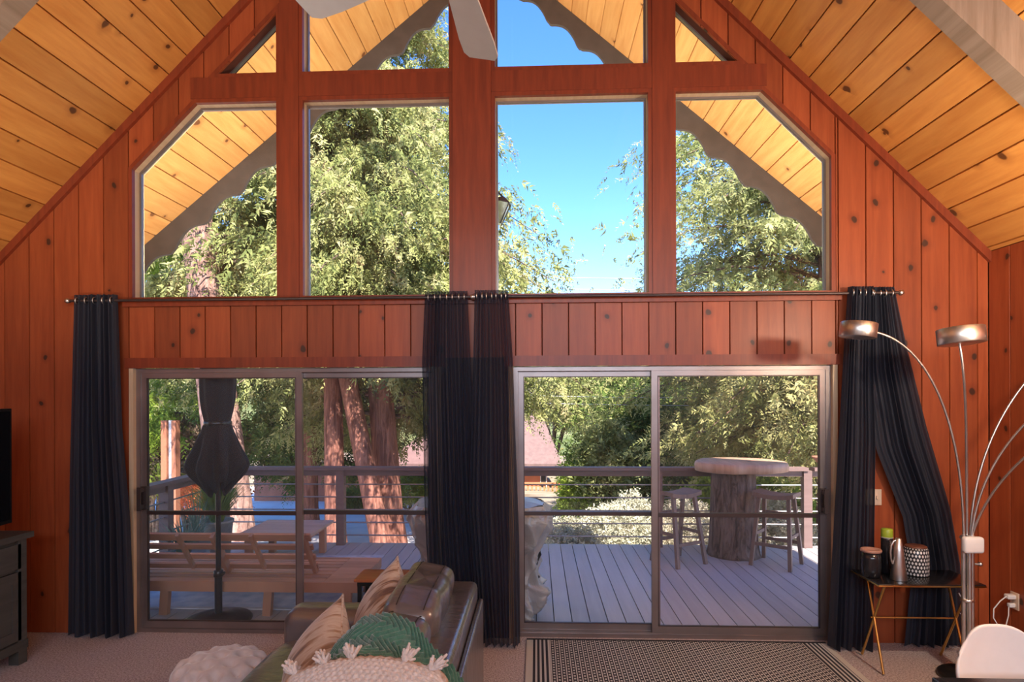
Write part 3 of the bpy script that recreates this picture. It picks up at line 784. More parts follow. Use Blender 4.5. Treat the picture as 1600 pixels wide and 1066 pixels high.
MB().lathe([(.225,.05),(.245,.07),(.252,.22),(.252,.32),(.245,.365)], 64, fn=lambda a, z: 1-.012*abs(math.sin(6*a))**.3).build('side', M['velvet'], ot, world=False)
for bx, by in btn[:7] + btn[7:]:
    MB().lathe([(.0,-.002),(.008,.0),(.009,.003),(.0,.007)], 10, (bx, by, ott_top(bx, by)+.001)).build('button', M['velvet'], ot, world=False)
for a in range(4):
    MB().lathe([(.014,0),(.02,.055)], 10, (.17*math.cos(a*1.57+.7), .17*math.sin(a*1.57+.7), 0)).build('foot', M['black'], ot, world=False)

# ------------------------------------------------------------------ cabinet and television at the left
M['grey_wood'] = wood('grey_cabinet_wood', (.075,.072,.066), (.05,.048,.045), 'Z', 'Y', rough=.55, knots=False, var=.04)
cb = thing('cabinet', 'charcoal grey wooden media cabinet against the left wall', 'cabinet', (-3.85, -1.2, 0))
fx = -3.55
MB().box(-4.2, fx-.02, -1.9, -.50, .10, .86).build('body', M['grey_wood'], cb)
MB().box(-4.22, fx+.02, -1.93, -.465, .86, .90).build('top', M['grey_wood'], cb)
for y0, y1 in ((-1.20,-.55), (-1.88,-1.23)):
    dr = MB().box(fx-.02, fx, y0, y1, .66, .83).build('drawer', M['grey_wood'], cb)
    MB().box(fx, fx+.012, (y0+y1)/2-.09, (y0+y1)/2+.09, .735, .75).build('handle', M['black'], dr)
    dd = MB(); dd.box(fx-.02, fx-.008, y0, y1, .17, .64)
    for a, b_, c, d in ((y0,y0+.07,.17,.64),(y1-.07,y1,.17,.64),(y0+.07,y1-.07,.17,.24),(y0+.07,y1-.07,.57,.64)): dd.box(fx-.02, fx, a, b_, c, d)
    d_ = dd.build('door', M['grey_wood'], cb)
    MB().box(fx, fx+.012, y0+.03, y0+.045, .38, .46).build('handle', M['black'], d_)
MB().box(fx-.03, fx+.006, -1.9, -.5, .10, .16).build('plinth_rail', M['grey_wood'], cb)
for y in (-1.86, -.54):
    for x in (-4.16, fx-.035): MB().box(x-.035, x+.035, y-.035, y+.035, 0, .86 if x > -4 else .1).build('leg', M['grey_wood'], cb)
tv = thing('television', 'black flat television standing on the grey cabinet', 'television', (-3.80, -.92, .90))
Mt = Matrix.Translation((-3.70, -.48, 0)) @ Matrix.Rotation(math.radians(98), 4, 'Z')
b_ = MB().box(-1.1, .0, -.02, .02, .96, 1.76, M=Mt).build('casing', M['black'], tv)
MB().box(-1.08, -.02, -.0225, -.02, .985, 1.74, M=Mt).build('screen', plain('screen_glass', (.006,.007,.010), .15), tv)
MB().box(-.75, -.35, -.10, .10, .90, .915, M=Mt).build('stand_foot', M['black'], tv)
MB().box(-.58, -.52, -.015, .015, .915, .97, M=Mt).build('stand_neck', M['black'], tv)

# ------------------------------------------------------------------ corner with side table, lamp, chair
M['gold'] = plain('brass_tube', (.75,.48,.16), .28, metal=1.0, nscale=5)
st = thing('side_table', 'black topped side table on crossed brass legs behind the arc lamp', 'table', (2.56, -.34, 0))
part('table_top', rounded((.68, .345, .012), .004, (2.56, -.3825, .597)), plain('black_glass_top', (.012,.011,.012), .16), st)
rim = MB(); rim.tube([(2.222,-.553,.590),(2.898,-.553,.590),(2.898,-.212,.590),(2.222,-.212,.590),(2.222,-.553,.590)], .0065, 6); rim.build('rim', M['gold'], st)
for x in (2.29, 2.83):
    MB().tube([(x,-.52,.584),(x,-.50,.575),(x,-.485,.55),(x,-.215,.008)], .0085, 8).build('leg', M['gold'], st)
    MB().tube([(x+.018,-.225,.584),(x+.018,-.245,.575),(x+.016,-.262,.55),(x-.03,-.535,.008)], .0085, 8).build('leg', M['gold'], st)
MB().tube([(2.27,-.365,.32),(2.83,-.365,.32)], .006, 8).build('crossbar', M['gold'], st)
TZ = .604
def one(name, label, cat, loc): return thing(name, label, cat, loc)
p = aty(1361, 890, -.38); t = one('ceramic_pot', 'glossy dark pot with a pink rim next to the curtain on the side table', 'pot', (p.x, -.38, TZ))
M['dark_glaze'] = plain('dark_glaze', (.018,.017,.02), .15)
MB().lathe([(.048,0),(.058,.006),(.062,.06),(.060,.12),(.058,.165),(.050,.165),(.048,.10),(0,.09)], 28).build('body', M['dark_glaze'], t, world=False)
MB().lathe([(.057,.165),(.064,.168),(.066,.178),(.062,.186),(.052,.184),(.046,.172)], 28).build('rim', plain('pink_rim', (.42,.22,.16), .4), t, world=False)
p = aty(1386, 890, -.30); t = one('drink_bottle', 'black bottle with a lime green cap behind the steel cone', 'bottle', (p.x, -.30, TZ))
MB().lathe([(.034,0),(.037,.005),(.037,.235),(.034,.245)], 24).build('body', M['dark_glaze'], t, world=False)
MB().lathe([(.036,.245),(.037,.25),(.037,.30),(.034,.306),(0,.308)], 24).build('cap', plain('lime_cap', (.32,.42,.03), .4), t, world=False)
pm_ = plain('grey_print', (.30,.30,.31), .5)
for k, (z_, w_, h_) in enumerate(((.225,.014,.006),(.212,.012,.007),(.199,.014,.006),(.187,.011,.006),(.175,.014,.007),(.163,.012,.006),(.12,.010,.005),(.105,.012,.005),(.09,.010,.004),(.035,.012,.003))):
    a_ = -math.pi/2 + .15
    MB().add([(.0374*math.cos(a_+q), .0374*math.sin(a_+q), z_+zz) for q, zz in ((-w_*14,0),(w_*14,0),(w_*14,h_),(-w_*14,h_))], [(0,1,2,3)]).build('print', pm_, t, world=False)
MB().lathe([(.0375,.243),(.0385,.247),(.0375,.251)], 24).build('neck_ring', plain('pale_ring', (.4,.4,.36), .5), t, world=False)
p = aty(1404, 900, -.45); t = one('steel_cone', 'brushed steel cone shaped jug with side handle on the side table', 'jug', (p.x, -.45, TZ))
MB().lathe([(.050,0),(.051,.003),(.030,.19),(.018,.272),(.014,.276),(0,.276)], 28).build('body', M['steel'], t, world=False)
MB().tube([(-.018,0,.262),(-.032,0,.255),(-.047,0,.225),(-.052,0,.18),(-.050,0,.14),(-.040,0,.105)], .006, 8).build('handle', M['steel'], t, world=False)
def cubes():
    m, nt, b = new_mat('white_black_lattice'); N, L = nt.nodes, nt.links; b.inputs['Roughness'].default_value = .35
    tc = N.new('ShaderNodeTexCoord'); sp = N.new('ShaderNodeSeparateXYZ'); L.new(tc.outputs['Object'], sp.inputs[0])
    def mt(op, a, bb=0.0):
        n = N.new('ShaderNodeMath'); n.operation = op
        for i, q in enumerate((a, bb)):
            if isinstance(q, (int, float)): n.inputs[i].default_value = q
            else: L.new(q, n.inputs[i])
        return n.outputs[0]
    an = mt('MULTIPLY', mt('ARCTAN2', sp.outputs[1], sp.outputs[0]), 24/(2*math.pi)); zz = mt('MULTIPLY', sp.outputs[2], 40.0)
    par = mt('MODULO', mt('FLOOR', zz), 2.0)
    fa = mt('FRACT', mt('ADD', mt('ADD', an, 40), mt('MULTIPLY', par, .5))); fz = mt('FRACT', zz)
    dd = mt('ADD', mt('ABSOLUTE', mt('SUBTRACT', fa, .5)), mt('MULTIPLY', mt('ABSOLUTE', mt('SUBTRACT', fz, .5)), .8))
    k = mt('LESS_THAN', dd, .36)
    mx = N.new('ShaderNodeMix'); mx.data_type = 'RGBA'; mx.inputs['A'].default_value = (.015,.015,.018,1); mx.inputs['B'].default_value = (.72,.70,.68,1)
    L.new(k, mx.inputs['Factor']); L.new(mx.outputs['Result'], b.inputs['Base Color']); return m
p = aty(1431, 890, -.32); t = one('lattice_canister', 'black canister with white lattice pattern beside the steel cone', 'canister', (p.x, -.32, TZ))
MB().lathe([(.074,0),(.078,.006),(.079,.05),(.078,.13),(.074,.175),(.066,.185)], 32).build('body', cubes(), t, world=False)
MB().lathe([(.066,.185),(.068,.19),(.060,.198),(0,.20)], 32).build('lid', plain('brown_lid', (.14,.05,.03), .4), t, world=False)

# arc floor lamp
lp = Vector((2.775, -.56, 0))
lamp = thing('arc_floor_lamp', 'brushed steel floor lamp with five curved arms beside the side table', 'floor lamp', lp)
MB().lathe([(.16,0),(.165,.006),(.165,.022),(.155,.03),(.03,.034)], 40, lp).build('base', M['black'], lamp)
off = [(-.018,0),(.018,.006),(0,-.018),(0,.02),(.016,-.014)]
for i, (ox, oy) in enumerate(off): MB().tube([(lp.x+ox*1.2, lp.y+oy*1.2, .03), (lp.x+ox*1.2, lp.y+oy*1.2, .93)], .0145, 10).build('tube', M['steel'], lamp)
for k, zz in enumerate((.9, .5, .12)): MB().lathe([(.036,0),(.040,.003),(.040,.016),(.036,.019)], 24, (lp.x, lp.y, zz)).build('collar', M['steel'], lamp)
def bez(a, b, c, d, n=26):
    a, b, c, d = map(Vector, (a, b, c, d)); return [a*(1-t)**3 + b*3*t*(1-t)**2 + c*3*t*t*(1-t) + d*t**3 for t in [i/n for i in range(n+1)]]
h1 = aty(1341, 516, -.62); e1 = aty(1366, 519, -.62); h2 = aty(1501.5, 525, -.80)
def head(pos, tilt, M_=None, r=.108, h=.095):
    Mx = Matrix.Translation(pos) @ M_
    o = MB().lathe([(r-.004,-h/2),(r,-h/2+.003),(r,h/2-.003),(r-.004,h/2),(r-.010,h/2),(r-.010,h/2-.012),(0,h/2-.012)], 40, M=Mx).build('shade', M['steel'], lamp)
    MB().lathe([(0,-h/2+.012),(r-.012,-h/2+.012),(r-.012,-h/2+.006),(0,-h/2+.006)], 32, M=Mx).build('diffuser', M['white'], o)
arms = [bez((lp.x-.02,lp.y,.93),(lp.x-.03,lp.y,1.75),(e1.x+.30,e1.y,e1.z-.06),e1),
        bez((lp.x,lp.y,.93),(lp.x,lp.y,1.6),(h2.x,h2.y-.05,1.95),(h2.x,h2.y+.02,h2.z-.03)),
        bez((lp.x+.02,lp.y,.93),(lp.x+.05,lp.y,1.55),(3.10,lp.y-.05,2.0),(3.24,lp.y-.22,2.14)),
        bez((lp.x+.016,lp.y-.018,.93),(lp.x+.08,lp.y-.02,1.5),(3.10,lp.y-.25,1.86),(3.17,lp.y-.55,1.97)),
        bez((lp.x+.02,lp.y-.02,.93),(lp.x+.10,lp.y-.1,1.4),(3.05,lp.y-.45,1.72),(3.10,lp.y-.85,1.84))]
for a in arms: MB().tube(a, .0075, 8).build('arm', M['steel'], lamp)
head(h1, 0, Matrix.Rotation(math.radians(7), 4, 'Y') @ Matrix.Rotation(math.radians(0), 4, 'X'))
head(h2, 0, Matrix.Rotation(math.radians(-5), 4, 'X') @ Matrix.Rotation(math.radians(-3), 4, 'Y'), r=.125, h=.098)
for a in arms[2:]: head(a[-1] + Vector((.0, -.09, .0)), 0, Matrix.Rotation(math.radians(6), 4, 'X'), r=.10)
db = rounded((.125, .05, .105), .018, (lp.x+.005, lp.y-.045, .875)); part('dimmer_box', db, M['white'], lamp)
MB().lathe([(.008,0),(.008,.03),(.014,.032),(.014,.045)], 12, M=Matrix.Translation((lp.x+.045, lp.y, .74)) @ Matrix.Rotation(math.pi/2, 4, 'Y')).build('knob', M['steel'], lamp)

# two added torchieres out of view, put in as ceiling fill
for tx, nm in ((-3.0, 'left'), (3.02, 'right')):
    t = thing('added_torchiere', f'added unseen fill uplight on the {nm} side of the room', 'floor lamp', (tx, -2.5, 0))
    MB().lathe([(.14,0),(.14,.02),(.02,.03)], 24).build('base', M['black'], t, world=False)
    MB().tube([(0,0,.03),(0,0,1.62)], .012, 8).build('pole', M['black'], t, world=False)
    MB().lathe([(.03,1.62),(.12,1.66),(.20,1.74),(.205,1.74),(.125,1.65),(.03,1.61)], 28).build('bowl', M['black'], t, world=False)
    qd = bpy.data.lights.new('added_torchiere_light', 'AREA'); qd.shape = 'DISK'; qd.size = .3; qd.energy = 26; qd.color = (1.0, .86, .68)
    qo = bpy.data.objects.new('added_torchiere_light', qd); COL.objects.link(qo); qo.location = (tx, -2.5, 1.71); qo.rotation_euler = (math.pi, 0, 0)

# wall plates, charger, cords
def plate(name, label, Mx, toggles):
    t = thing(name, label, 'wall plate', Mx.translation)
    me = rounded((.118 if toggles == 2 else .075, .118, .008), .003, (0,0,0), Mx); part('cover', me, M['ivory'], t)
    for sx in ((-.024, .024) if toggles == 2 else ()): MB().box(sx-.005, sx+.005, -.012, .012, .003, .014, M=Mx).build('toggle', M['ivory'], t)
    if toggles == 1:
        for sy in (-.028, .028): MB().lathe([(.017,.003),(.017,.007),(0,.007)], 16, (0, sy, 0), M=Mx).build('socket', M['ivory'], t)
    return t
p = aty(1364, 777, 0)
plate('switch_plate', 'ivory double light switch on red pine beside the curtain', Matrix.Translation((p.x, -.004, p.z)) @ Matrix.Rotation(math.pi/2, 4, 'X'), 2)
OY, OZ = -.24, .40
plate('outlet_plate', 'ivory power outlet on the right pine wall', Matrix.Translation((XR-.004, OY, OZ)) @ Matrix.Rotation(-math.pi/2, 4, 'Y') @ Matrix.Rotation(math.pi/2, 4, 'Z'), 1)
t = thing('phone_charger', 'white charger in the upper socket with a kinked cord', 'charger', (XR-.04, OY, OZ+.028))
part('plug', rounded((.055,.045,.03), .006, (XR-.036, OY, OZ+.03)), M['white'], t)
MB().tube([(XR-.062,OY,OZ+.03),(XR-.11,OY-.01,OZ+.0),(XR-.16,OY-.02,OZ-.05),(XR-.17,OY-.03,OZ-.11),(XR-.15,OY-.05,OZ-.16),(XR-.24,OY-.08,OZ-.20),(XR-.28,OY-.10,OZ-.24),(XR-.30,OY-.12,.012),(XR-.36,OY-.25,.006)], .004, 6).build('cord', M['white'], t)
t = thing('lamp_cord', 'white plug and cord hanging from the lower wall socket', 'cord', (XR-.03, OY, OZ-.03))
part('plug', rounded((.04,.03,.028), .006, (XR-.028, OY, OZ-.03)), M['white'], t)
MB().tube([(XR-.045,OY,OZ-.04),(XR-.05,OY-.005,OZ-.10),(XR-.075,OY-.01,OZ-.18),(XR-.06,OY-.02,OZ-.26),(XR-.05,OY-.05,.03),(XR-.10,OY-.2,.006)], .004, 6).build('cord', M['white'], t)
q0 = aty(1499, 927, -.3); pts = [aty(x, y, -.3) for x, y in ((1498,927),(1508,945),(1498,957),(1518,971),(1513,984))]
pts += [Vector((pts[-1].x-.02, -.31, .15)), Vector((pts[-1].x+.02, -.33, .02)), Vector((pts[-1].x+.25, -.36, .006))]
tag(MB().tube(pts, .004, 6).build('zigzag_cord', M['white']), 'thin white zigzag cord hanging off the back of the side table', 'cord')

# white shell chair and black dining table
ch = thing('shell_chair', 'white moulded plastic chair at the black table', 'chair', (1.98, -2.05, 0))
def shell(u, v):     # u across, v from seat front (0) up the back (1)
    a = 2*u-1
    if v < .5:
        q = v/.5; y = -.20 + .38*q; z = .45 - .02*math.sin(q*math.pi) + .06*abs(a)**2.5
        w = .21 + .02*q
    else:
        q = (v-.5)/.5; y = .18 + .10*q**.8; z = .45 + .39*q
        w = .23*(1-.22*max(0, q-.45)**1.6*3.2)
        z -= .10*abs(a)**3.0*q**3 - .06*abs(a)**2.5*(1-q)
        y -= .09*abs(a)**2.2*(1-.45*q)
    return (1.98 + a*w, -2.16 + y, z)
sh = MB().grid(40, 60, shell).build('shell', M['white'], ch)
so_ = sh.modifiers.new('thick', 'SOLIDIFY'); so_.thickness = .012; so_.offset = 0
M['pale_wood'] = wood('pale_leg_wood', (.5,.33,.18), (.4,.25,.13), 'X', 'Z', knots=False)
for sx in (-1, 1):
    for sy in (-1, 1): MB().tube([(1.98+sx*.11, -2.15+sy*.10, .44), (1.98+sx*.21, -2.15+sy*.2, 0)], [.017,.012], 10).build('leg', M['pale_wood'], ch)
tb = thing('dining_table', 'black dining table edge at the lower right', 'table', (2.15, -2.75, 0))
c0 = atz(1455, 1058, .74)
part('table_top', rounded((1.2, .9, .03), .006, (c0.x+.6, c0.y-.45, .725)), plain('black_table', (.02,.019,.022), .22), tb)
for dx in (.08, 1.12):
    for dy in (.08, .82): MB().box(c0.x+dx-.025, c0.x+dx+.025, c0.y-dy-.025, c0.y-dy+.025, 0, .71).build('leg', M['black'], tb)

# ceiling fan
fh = Vector((-.28, -2.64, 3.33))
fan = thing('ceiling_fan', 'white five-blade ceiling fan hanging from the ridge', 'ceiling fan', fh)
M['fan_white'] = plain('fan_white', (.52,.50,.50), .45, noise=(.5,.48,.48))
MB().tube([fh + Vector((0,0,.1)), (fh.x, fh.y, ROOF-abs(fh.x-XC)+.005)], .014, 10).build('downrod', M['fan_white'], fan)
MB().lathe([(0,-.10),(.06,-.09),(.10,-.04),(.11,.03),(.07,.09),(.02,.11)], 32, fh).build('motor', M['fan_white'], fan)
a1 = math.radians(85)
for k in range(5):
    a = a1 + k*2*math.pi/5
    Mx = Matrix.Translation(fh + Vector((0,0,-.05))) @ Matrix.Rotation(a, 4, 'Z') @ Matrix.Rotation(math.radians(12), 4, 'X')
    b_ = MB(); n = 14; vs = []
    for i in range(n+1):
        q = i/n; x = .17 + .46*q; w = .052 + .022*min(1, q*1.4); 
        if q > .92: w *= (1 - .25*((q-.92)/.08)**2)
        for yy in (-w, w):
            for zz in (-.004, .004): vs.append((x, yy, zz))
    fs = []
    for i in range(n):
        p_, q_ = i*4, i*4+4
        fs += [(p_,q_,q_+2,p_+2),(p_+1,p_+3,q_+3,q_+1),(p_,p_+1,q_+1,q_),(p_+2,q_+2,q_+3,p_+3)]
    fs += [(0,2,3,1),(n*4,n*4+1,n*4+3,n*4+2)]
    bl = b_.add(vs, fs, False, Mx).build('blade', M['fan_white'], fan)
    MB().box(.09, .24, -.018, .018, .004, .012, M=Mx).build('bracket', M['fan_white'], bl)

# added pendant, out of view, put in to brighten the right side
pl = Vector((2.62, -1.9, 2.5))
pen = thing('added_pendant', 'added unseen caged pendant brightening the right side of the room', 'lamp', pl)
MB().lathe([(.0,.02),(.03,.03),(.032,.09),(.02,.10)], 20, pl).build('socket', M['black'], pen)
for k in range(6):
    a = k*math.pi/3
    MB().tube([pl + Vector((.03*math.cos(a), .03*math.sin(a), .04)), pl + Vector((.14*math.cos(a), .14*math.sin(a), -.06)), pl + Vector((.10*math.cos(a), .10*math.sin(a), -.2))], .003, 5).build('cage_wire', M['black'], pen)
MB().tube([pl+Vector((0,0,.09)), (pl.x, pl.y, ROOF-abs(pl.x-XC))], .004, 6).build('cable', M['black'], pen)
ld = bpy.data.lights.new('added_pendant_bulb', 'POINT'); ld.energy = 46; ld.color = (1.0,.80,.58); ld.shadow_soft_size = .07
lo_ = bpy.data.objects.new('added_pendant_bulb', ld); COL.objects.link(lo_); lo_.location = pl + Vector((0,0,-.08))

# ------------------------------------------------------------------ outside: deck, railing
DZ = -.03
M['deck'] = wood('grey_deck', (.40,.385,.385), (.34,.325,.325), 'X', 'Y', rough=.5, knots=False, var=.07, grain=14, spec=.5)
M['rail'] = wood('weathered_rail', (.20,.14,.125), (.15,.10,.09), 'Z', 'X', rough=.6, knots=False, var=.06)
M['rod'] = plain('rail_rod', (.35,.33,.33), .4, metal=.6)
dk = thing('floor_deck', 'grey painted plank deck outside the sliding doors', 'deck', (0, 1.5, DZ), kind='structure')
DX0, DX1, DY1 = -4.15, 5.1, 3.06
w = .148; x = DX0
me_ = None
while x < DX1:
    o = MB().box(x+.004, x+w-.004, .15, DY1, DZ-.035, DZ).build('plank', M['deck'], dk); x += w
ds = MB(); ds.box(DX0, DX1, .14, DY1-.02, DZ-.30, DZ-.09); ds.build('joists', plain('joist_dark', (.05,.04,.035), .9), dk)
RY = 2.96; RT = .95
def railing(label, a, b, posts, rods=True):
    a, b = Vector(a), Vector(b); d = (b-a)
    t = thing('railing', label, 'railing', (a+b)/2)
    tr = MB(); up = Vector((0,0,1))
    tr.bar(a + Vector((0,0,RT-.02-DZ)), b + Vector((0,0,RT-.02-DZ)), .14, .04); tr.build('cap_rail', M['rail'], t)
    MB().bar(a + Vector((0,0,RT-.075-DZ)), b + Vector((0,0,RT-.075-DZ)), .045, .07).build('under_rail', M['rail'], t)
    for q in posts:
        p = a + d*q; dx = d.normalized()*.055; 
        MB().bar(p, p + Vector((0,0,RT-.04-DZ)), .10, .10, up=(0,1,0)).build('post', M['rail'], t)
    for zz in (.09, .25, .41, .57, .73):
        MB().tube([a + Vector((0,0,zz-DZ)), b + Vector((0,0,zz-DZ))], .009, 6).build('rod', M['rod'], t)
    return t
L0 = -3.92
railing('long horizontal-rod railing along the far edge of the deck', (L0, RY, DZ), (3.29, RY, DZ), [(-2.46-L0)/(3.29-L0), (-.48-L0)/(3.29-L0), (1.49-L0)/(3.29-L0), 1.0])
railing('horizontal-rod railing along the left edge of the deck', (L0+.02, .2, DZ), (L0, RY-.08, DZ), [0.03, .55, 1.0])
railing('short sunlit railing beyond the right corner post', (3.36, RY, DZ), (5.0, RY, DZ), [.55, 1.0])

# outdoor furniture
M['teak'] = wood('teak', (.47,.255,.16), (.37,.185,.115), 'Y', 'X', rough=.6, knots=False, var=.14)
M['teak_pale'] = wood('pale_table_wood', (.50,.35,.27), (.42,.28,.21), 'Y', 'X', rough=.6, knots=False, var=.1)
bn = thing('garden_bench', 'low teak lounge bench with slatted back turned to the house', 'bench', (-2.6, .82, DZ))
bx0, bx1, sz = -3.75, -1.50, .275
ny = 7
for i in range(ny):
    y0 = .46 + i*.105
    MB().box(bx0, -1.80, y0, y0+.082, sz-.025, sz).build('slat', M['teak'], bn)
    MB().box(-1.795, bx1, y0, y0+.1025, sz-.025, sz+.001).build('end_board', M['teak'], bn)
MB().box(bx0, bx1, .43, .46, sz-.085, sz+.001).build('apron', M['teak'], bn)
MB().box(bx0, bx1, 1.195, 1.22, sz-.085, sz+.001).build('apron', M['teak'], bn)
MB().box(bx1-.02, bx1+.005, .46, 1.195, sz-.085, sz-.001).build('apron', M['teak'], bn)
for xx in (-3.2, -2.3, -1.62):
    for yy in (.50, 1.15): MB().bar((xx, yy, DZ), (xx+.02, yy, sz-.025), .07, .05, up=(0,1,0)).build('leg', M['teak'], bn)
B0 = Vector((0, .74, sz)); B1 = Vector((0, .50, .66))    # back leans towards the house
for q in (.16, .42, .68, .93):
    p = B0.lerp(B1, q); hh = .055 if q < .9 else .075
    dv = (B1-B0).normalized()
    MB().bar((bx0, p.y, p.z), (-1.93, p.y, p.z), .022, hh, up=dv).build('back_slat', M['teak'], bn)
for xx, wv in ((-3.06,.035), (-2.75,.07), (-2.42,.035), (-1.97,.055)):
    a_ = B0.lerp(B1, -.0 if wv > .05 else .12); b_ = B1
    MB().bar((xx+.02, a_.y-.03, a_.z), (xx-.01, b_.y-.028, b_.z), wv, .03, up=(1,0,0)).build('upright', M['teak'], bn)

tb = thing('coffee_table', 'pale wooden low table on the deck beyond the bench', 'table', (-2.86, 2.28, DZ))
for i in range(6):
    y0 = 1.89 + i*.132; MB().box(-3.27, -2.46, y0, y0+.128, .305, .335).build('top_board', M['teak_pale'], tb)
MB().box(-3.2, -2.53, 1.95, 2.62, .25, .305).build('apron', M['teak'], tb)
for xx in (-3.17, -2.56):
    for yy in (1.98, 2.58): MB().bar((xx, yy, DZ), (xx, yy, .26), .07, .07, up=(0,1,0)).build('leg', M['teak'], tb)

def rugmat():
    m = plain('blue_grey_rug', (.52,.54,.58), .95, noise=(.33,.38,.47), nscale=7, bump=.1); return m
rg = thing('outdoor_rug', 'faded blue grey outdoor rug under the low table', 'rug', (-2.9, 1.5, DZ))
part('field', rounded((2.15, 1.8, .008), .003, (-2.85, 1.52, DZ+.005)), rugmat(), rg)
rim = MB(); rim.ring([(-3.925,.62),(-1.775,.62),(-1.775,2.42),(-3.925,2.42)], [(-3.88,.665),(-1.82,.665),(-1.82,2.375),(-3.88,2.375)], 0, .004)
rim.v = [(a, c, DZ+.009+b) for a, b, c in rim.v]; rim.build('border', plain('rug_border', (.50,.50,.52), .95), rg)

# patio umbrella
um = thing('patio_umbrella', 'closed charcoal patio umbrella standing in front of the bench', 'umbrella', (-2.65, .36, DZ))
ux, uy = -2.65, .36
MB().lathe([(.26,0),(.265,.012),(.25,.03),(.16,.05),(.06,.062),(.04,.07)], 40, (ux, uy, DZ)).build('base', M['black'], um)
MB().tube([(ux, uy, DZ+.05), (ux, uy, .36)], .030, 16).build('base_tube', M['black'], um)
MB().lathe([(.034,0),(.038,.004),(.038,.05),(.03,.056)], 20, (ux, uy, .34)).build('collar', M['black'], um)
MB().tube([(ux+.046, uy-.0, .37), (ux+.05, uy-.02, .37)], .014, 10).build('knob', M['black'], um)
MB().tube([(ux, uy, .3), (ux, uy, 2.54)], .021, 14).build('pole', M['black'], um)
prof = [(.045,1.10),(.07,1.06),(.11,1.075),(.15,1.12),(.19,1.18),(.215,1.25),(.20,1.32),(.172,1.40),(.145,1.49),(.115,1.58),(.098,1.62),(.104,1.66),(.118,1.72),(.132,1.82),(.138,1.95),(.132,2.12),(.11,2.3),(.06,2.47),(.02,2.54)]
def canopy(u, v):
    a = 2*math.pi*u; i = v*(len(prof)-1); k = min(int(i), len(prof)-2); q = i-k
    r = prof[k][0]*(1-q) + prof[k+1][0]*q; z = prof[k][1]*(1-q) + prof[k+1][1]*q
    w = min(1, max(0, (1.58-z)/.25)) if z < 1.58 else .22
    rib = abs(math.cos(4*a+.5))**1.6
    r *= 1 + w*(.42*rib - .24) + .03*math.cos(3*a+z*5)
    z += (.03*math.cos(2*a+1) + .075*(rib-.4))*max(0, (1.34-z)/.27)
    return (ux + r*math.cos(a), uy + r*math.sin(a), z)
cn = MB().grid(129, 60, canopy).build('canopy', M['charcoal'], um)
MB().lathe([(.100,0),(.106,.005),(.106,.03),(.100,.035)], 32, (ux, uy, 1.60), fn=lambda a, z: 1+.05*math.cos(8*a+.6)).build('tie_strap', M['black'], cn)
MB().lathe([(.02,2.53),(.028,2.55),(.022,2.58),(0,2.60)], 14, (ux, uy, 0)).build('finial', M['black'], um)

# planters with plants on the deck
M['pot_grey'] = plain('grey_pot', (.24,.24,.22), .8)
M['blade'] = leafmat('grass_blade', [(.10,.16,.04), (.24,.32,.09), (.40,.42,.18)], 3.0, .4)
M['blade_blue'] = leafmat('yucca_blade', [(.08,.14,.10), (.18,.26,.20), (.28,.34,.24)], 3.0, .3)
def blades(mb, c, n, h, spread, wid, rd_, droop=.4):
    for i in range(n):
        a = rd_.uniform(0, 6.283); s_ = rd_.uniform(.2, 1)*spread; hh = h*rd_.uniform(.6, 1)
        d = Vector((math.cos(a), math.sin(a), 0)); sd_ = Vector((-d.y, d.x, 0))*wid*rd_.uniform(.6, 1.2)
        p0 = Vector(c) + d*rd_.uniform(0, .05); vs = []
        for k in range(5):
            q = k/4; p = p0 + d*s_*q**1.3 + Vector((0,0,hh*(q - droop*(s_/spread)*q*q)))
            ww = (1-q)**.7
            vs += [p - sd_*ww, p + sd_*ww]
        mb.add(vs, [(2*k,2*k+1,2*k+3,2*k+2) for k in range(4)], True)
rd = random.Random(9)
def planter(name, label, loc, r, h, leaves, pm='pot_grey'):
    t = thing(name, label, 'plant', loc)
    MB().lathe([(r*.75,0),(r*.8,.01),(r,h*.92),(r*1.08,h*.94),(r*1.08,h),(r*.94,h),(r*.9,h*.9),(0,h*.9)], 28).build('pot', M[pm], t, world=False)
    for nm, n, hh, sp, wd, mt2, dr in leaves:
        g = MB(); blades(g, (0,0,h*.88), n, hh, sp, wd, rd, dr); o = g.build(nm, M[mt2], t, world=False); o['kind'] = 'stuff'
planter('potted_grass', 'tall leafy grass in a grey pot by the corner post of the deck', (-3.70, 2.30, DZ), .17, .44, [('foliage', 420, .74, .42, .012, 'blade', .3)])
planter('potted_yucca', 'spiky blue-green plant in a wide grey bowl on the deck', (-3.62, 1.50, DZ), .22, .26, [('foliage', 130, .50, .42, .012, 'blade_blue', .35)])
planter('potted_reed', 'thin wiry plant in a pot beside the left railing', (-3.72, 1.93, DZ), .14, .34, [('foliage', 60, .75, .40, .006, 'blade_blue', .3)])

# covered grill
def tarpmat():
    m, nt, b = new_mat('silver_tarp'); N, L = nt.nodes, nt.links
    b.inputs['Roughness'].default_value = .42; b.inputs['Metallic'].default_value = .25; b.inputs['Base Color'].default_value = (.36,.33,.31,1)
    tc = N.new('ShaderNodeTexCoord'); nz = N.new('ShaderNodeTexNoise'); nz.inputs['Scale'].default_value = 5; nz.inputs['Detail'].default_value = 5; nz.inputs['Distortion'].default_value = 1.2
    L.new(tc.outputs['Object'], nz.inputs['Vector'])
    bp = N.new('ShaderNodeBump'); bp.inputs['Strength'].default_value = .6; bp.inputs['Distance'].default_value = .04
    L.new(nz.outputs['Fac'], bp.inputs['Height']); L.new(bp.outputs[0], b.inputs['Normal']); return m
gr = thing('covered_grill', 'barbecue grill under a crumpled silver grey cover behind the centre curtains', 'grill', (-.48, .62, DZ))
rg_ = random.Random(3); ph = [(rg_.uniform(2,9), rg_.uniform(-4,4), rg_.uniform(0,6.28)) for _ in range(10)]
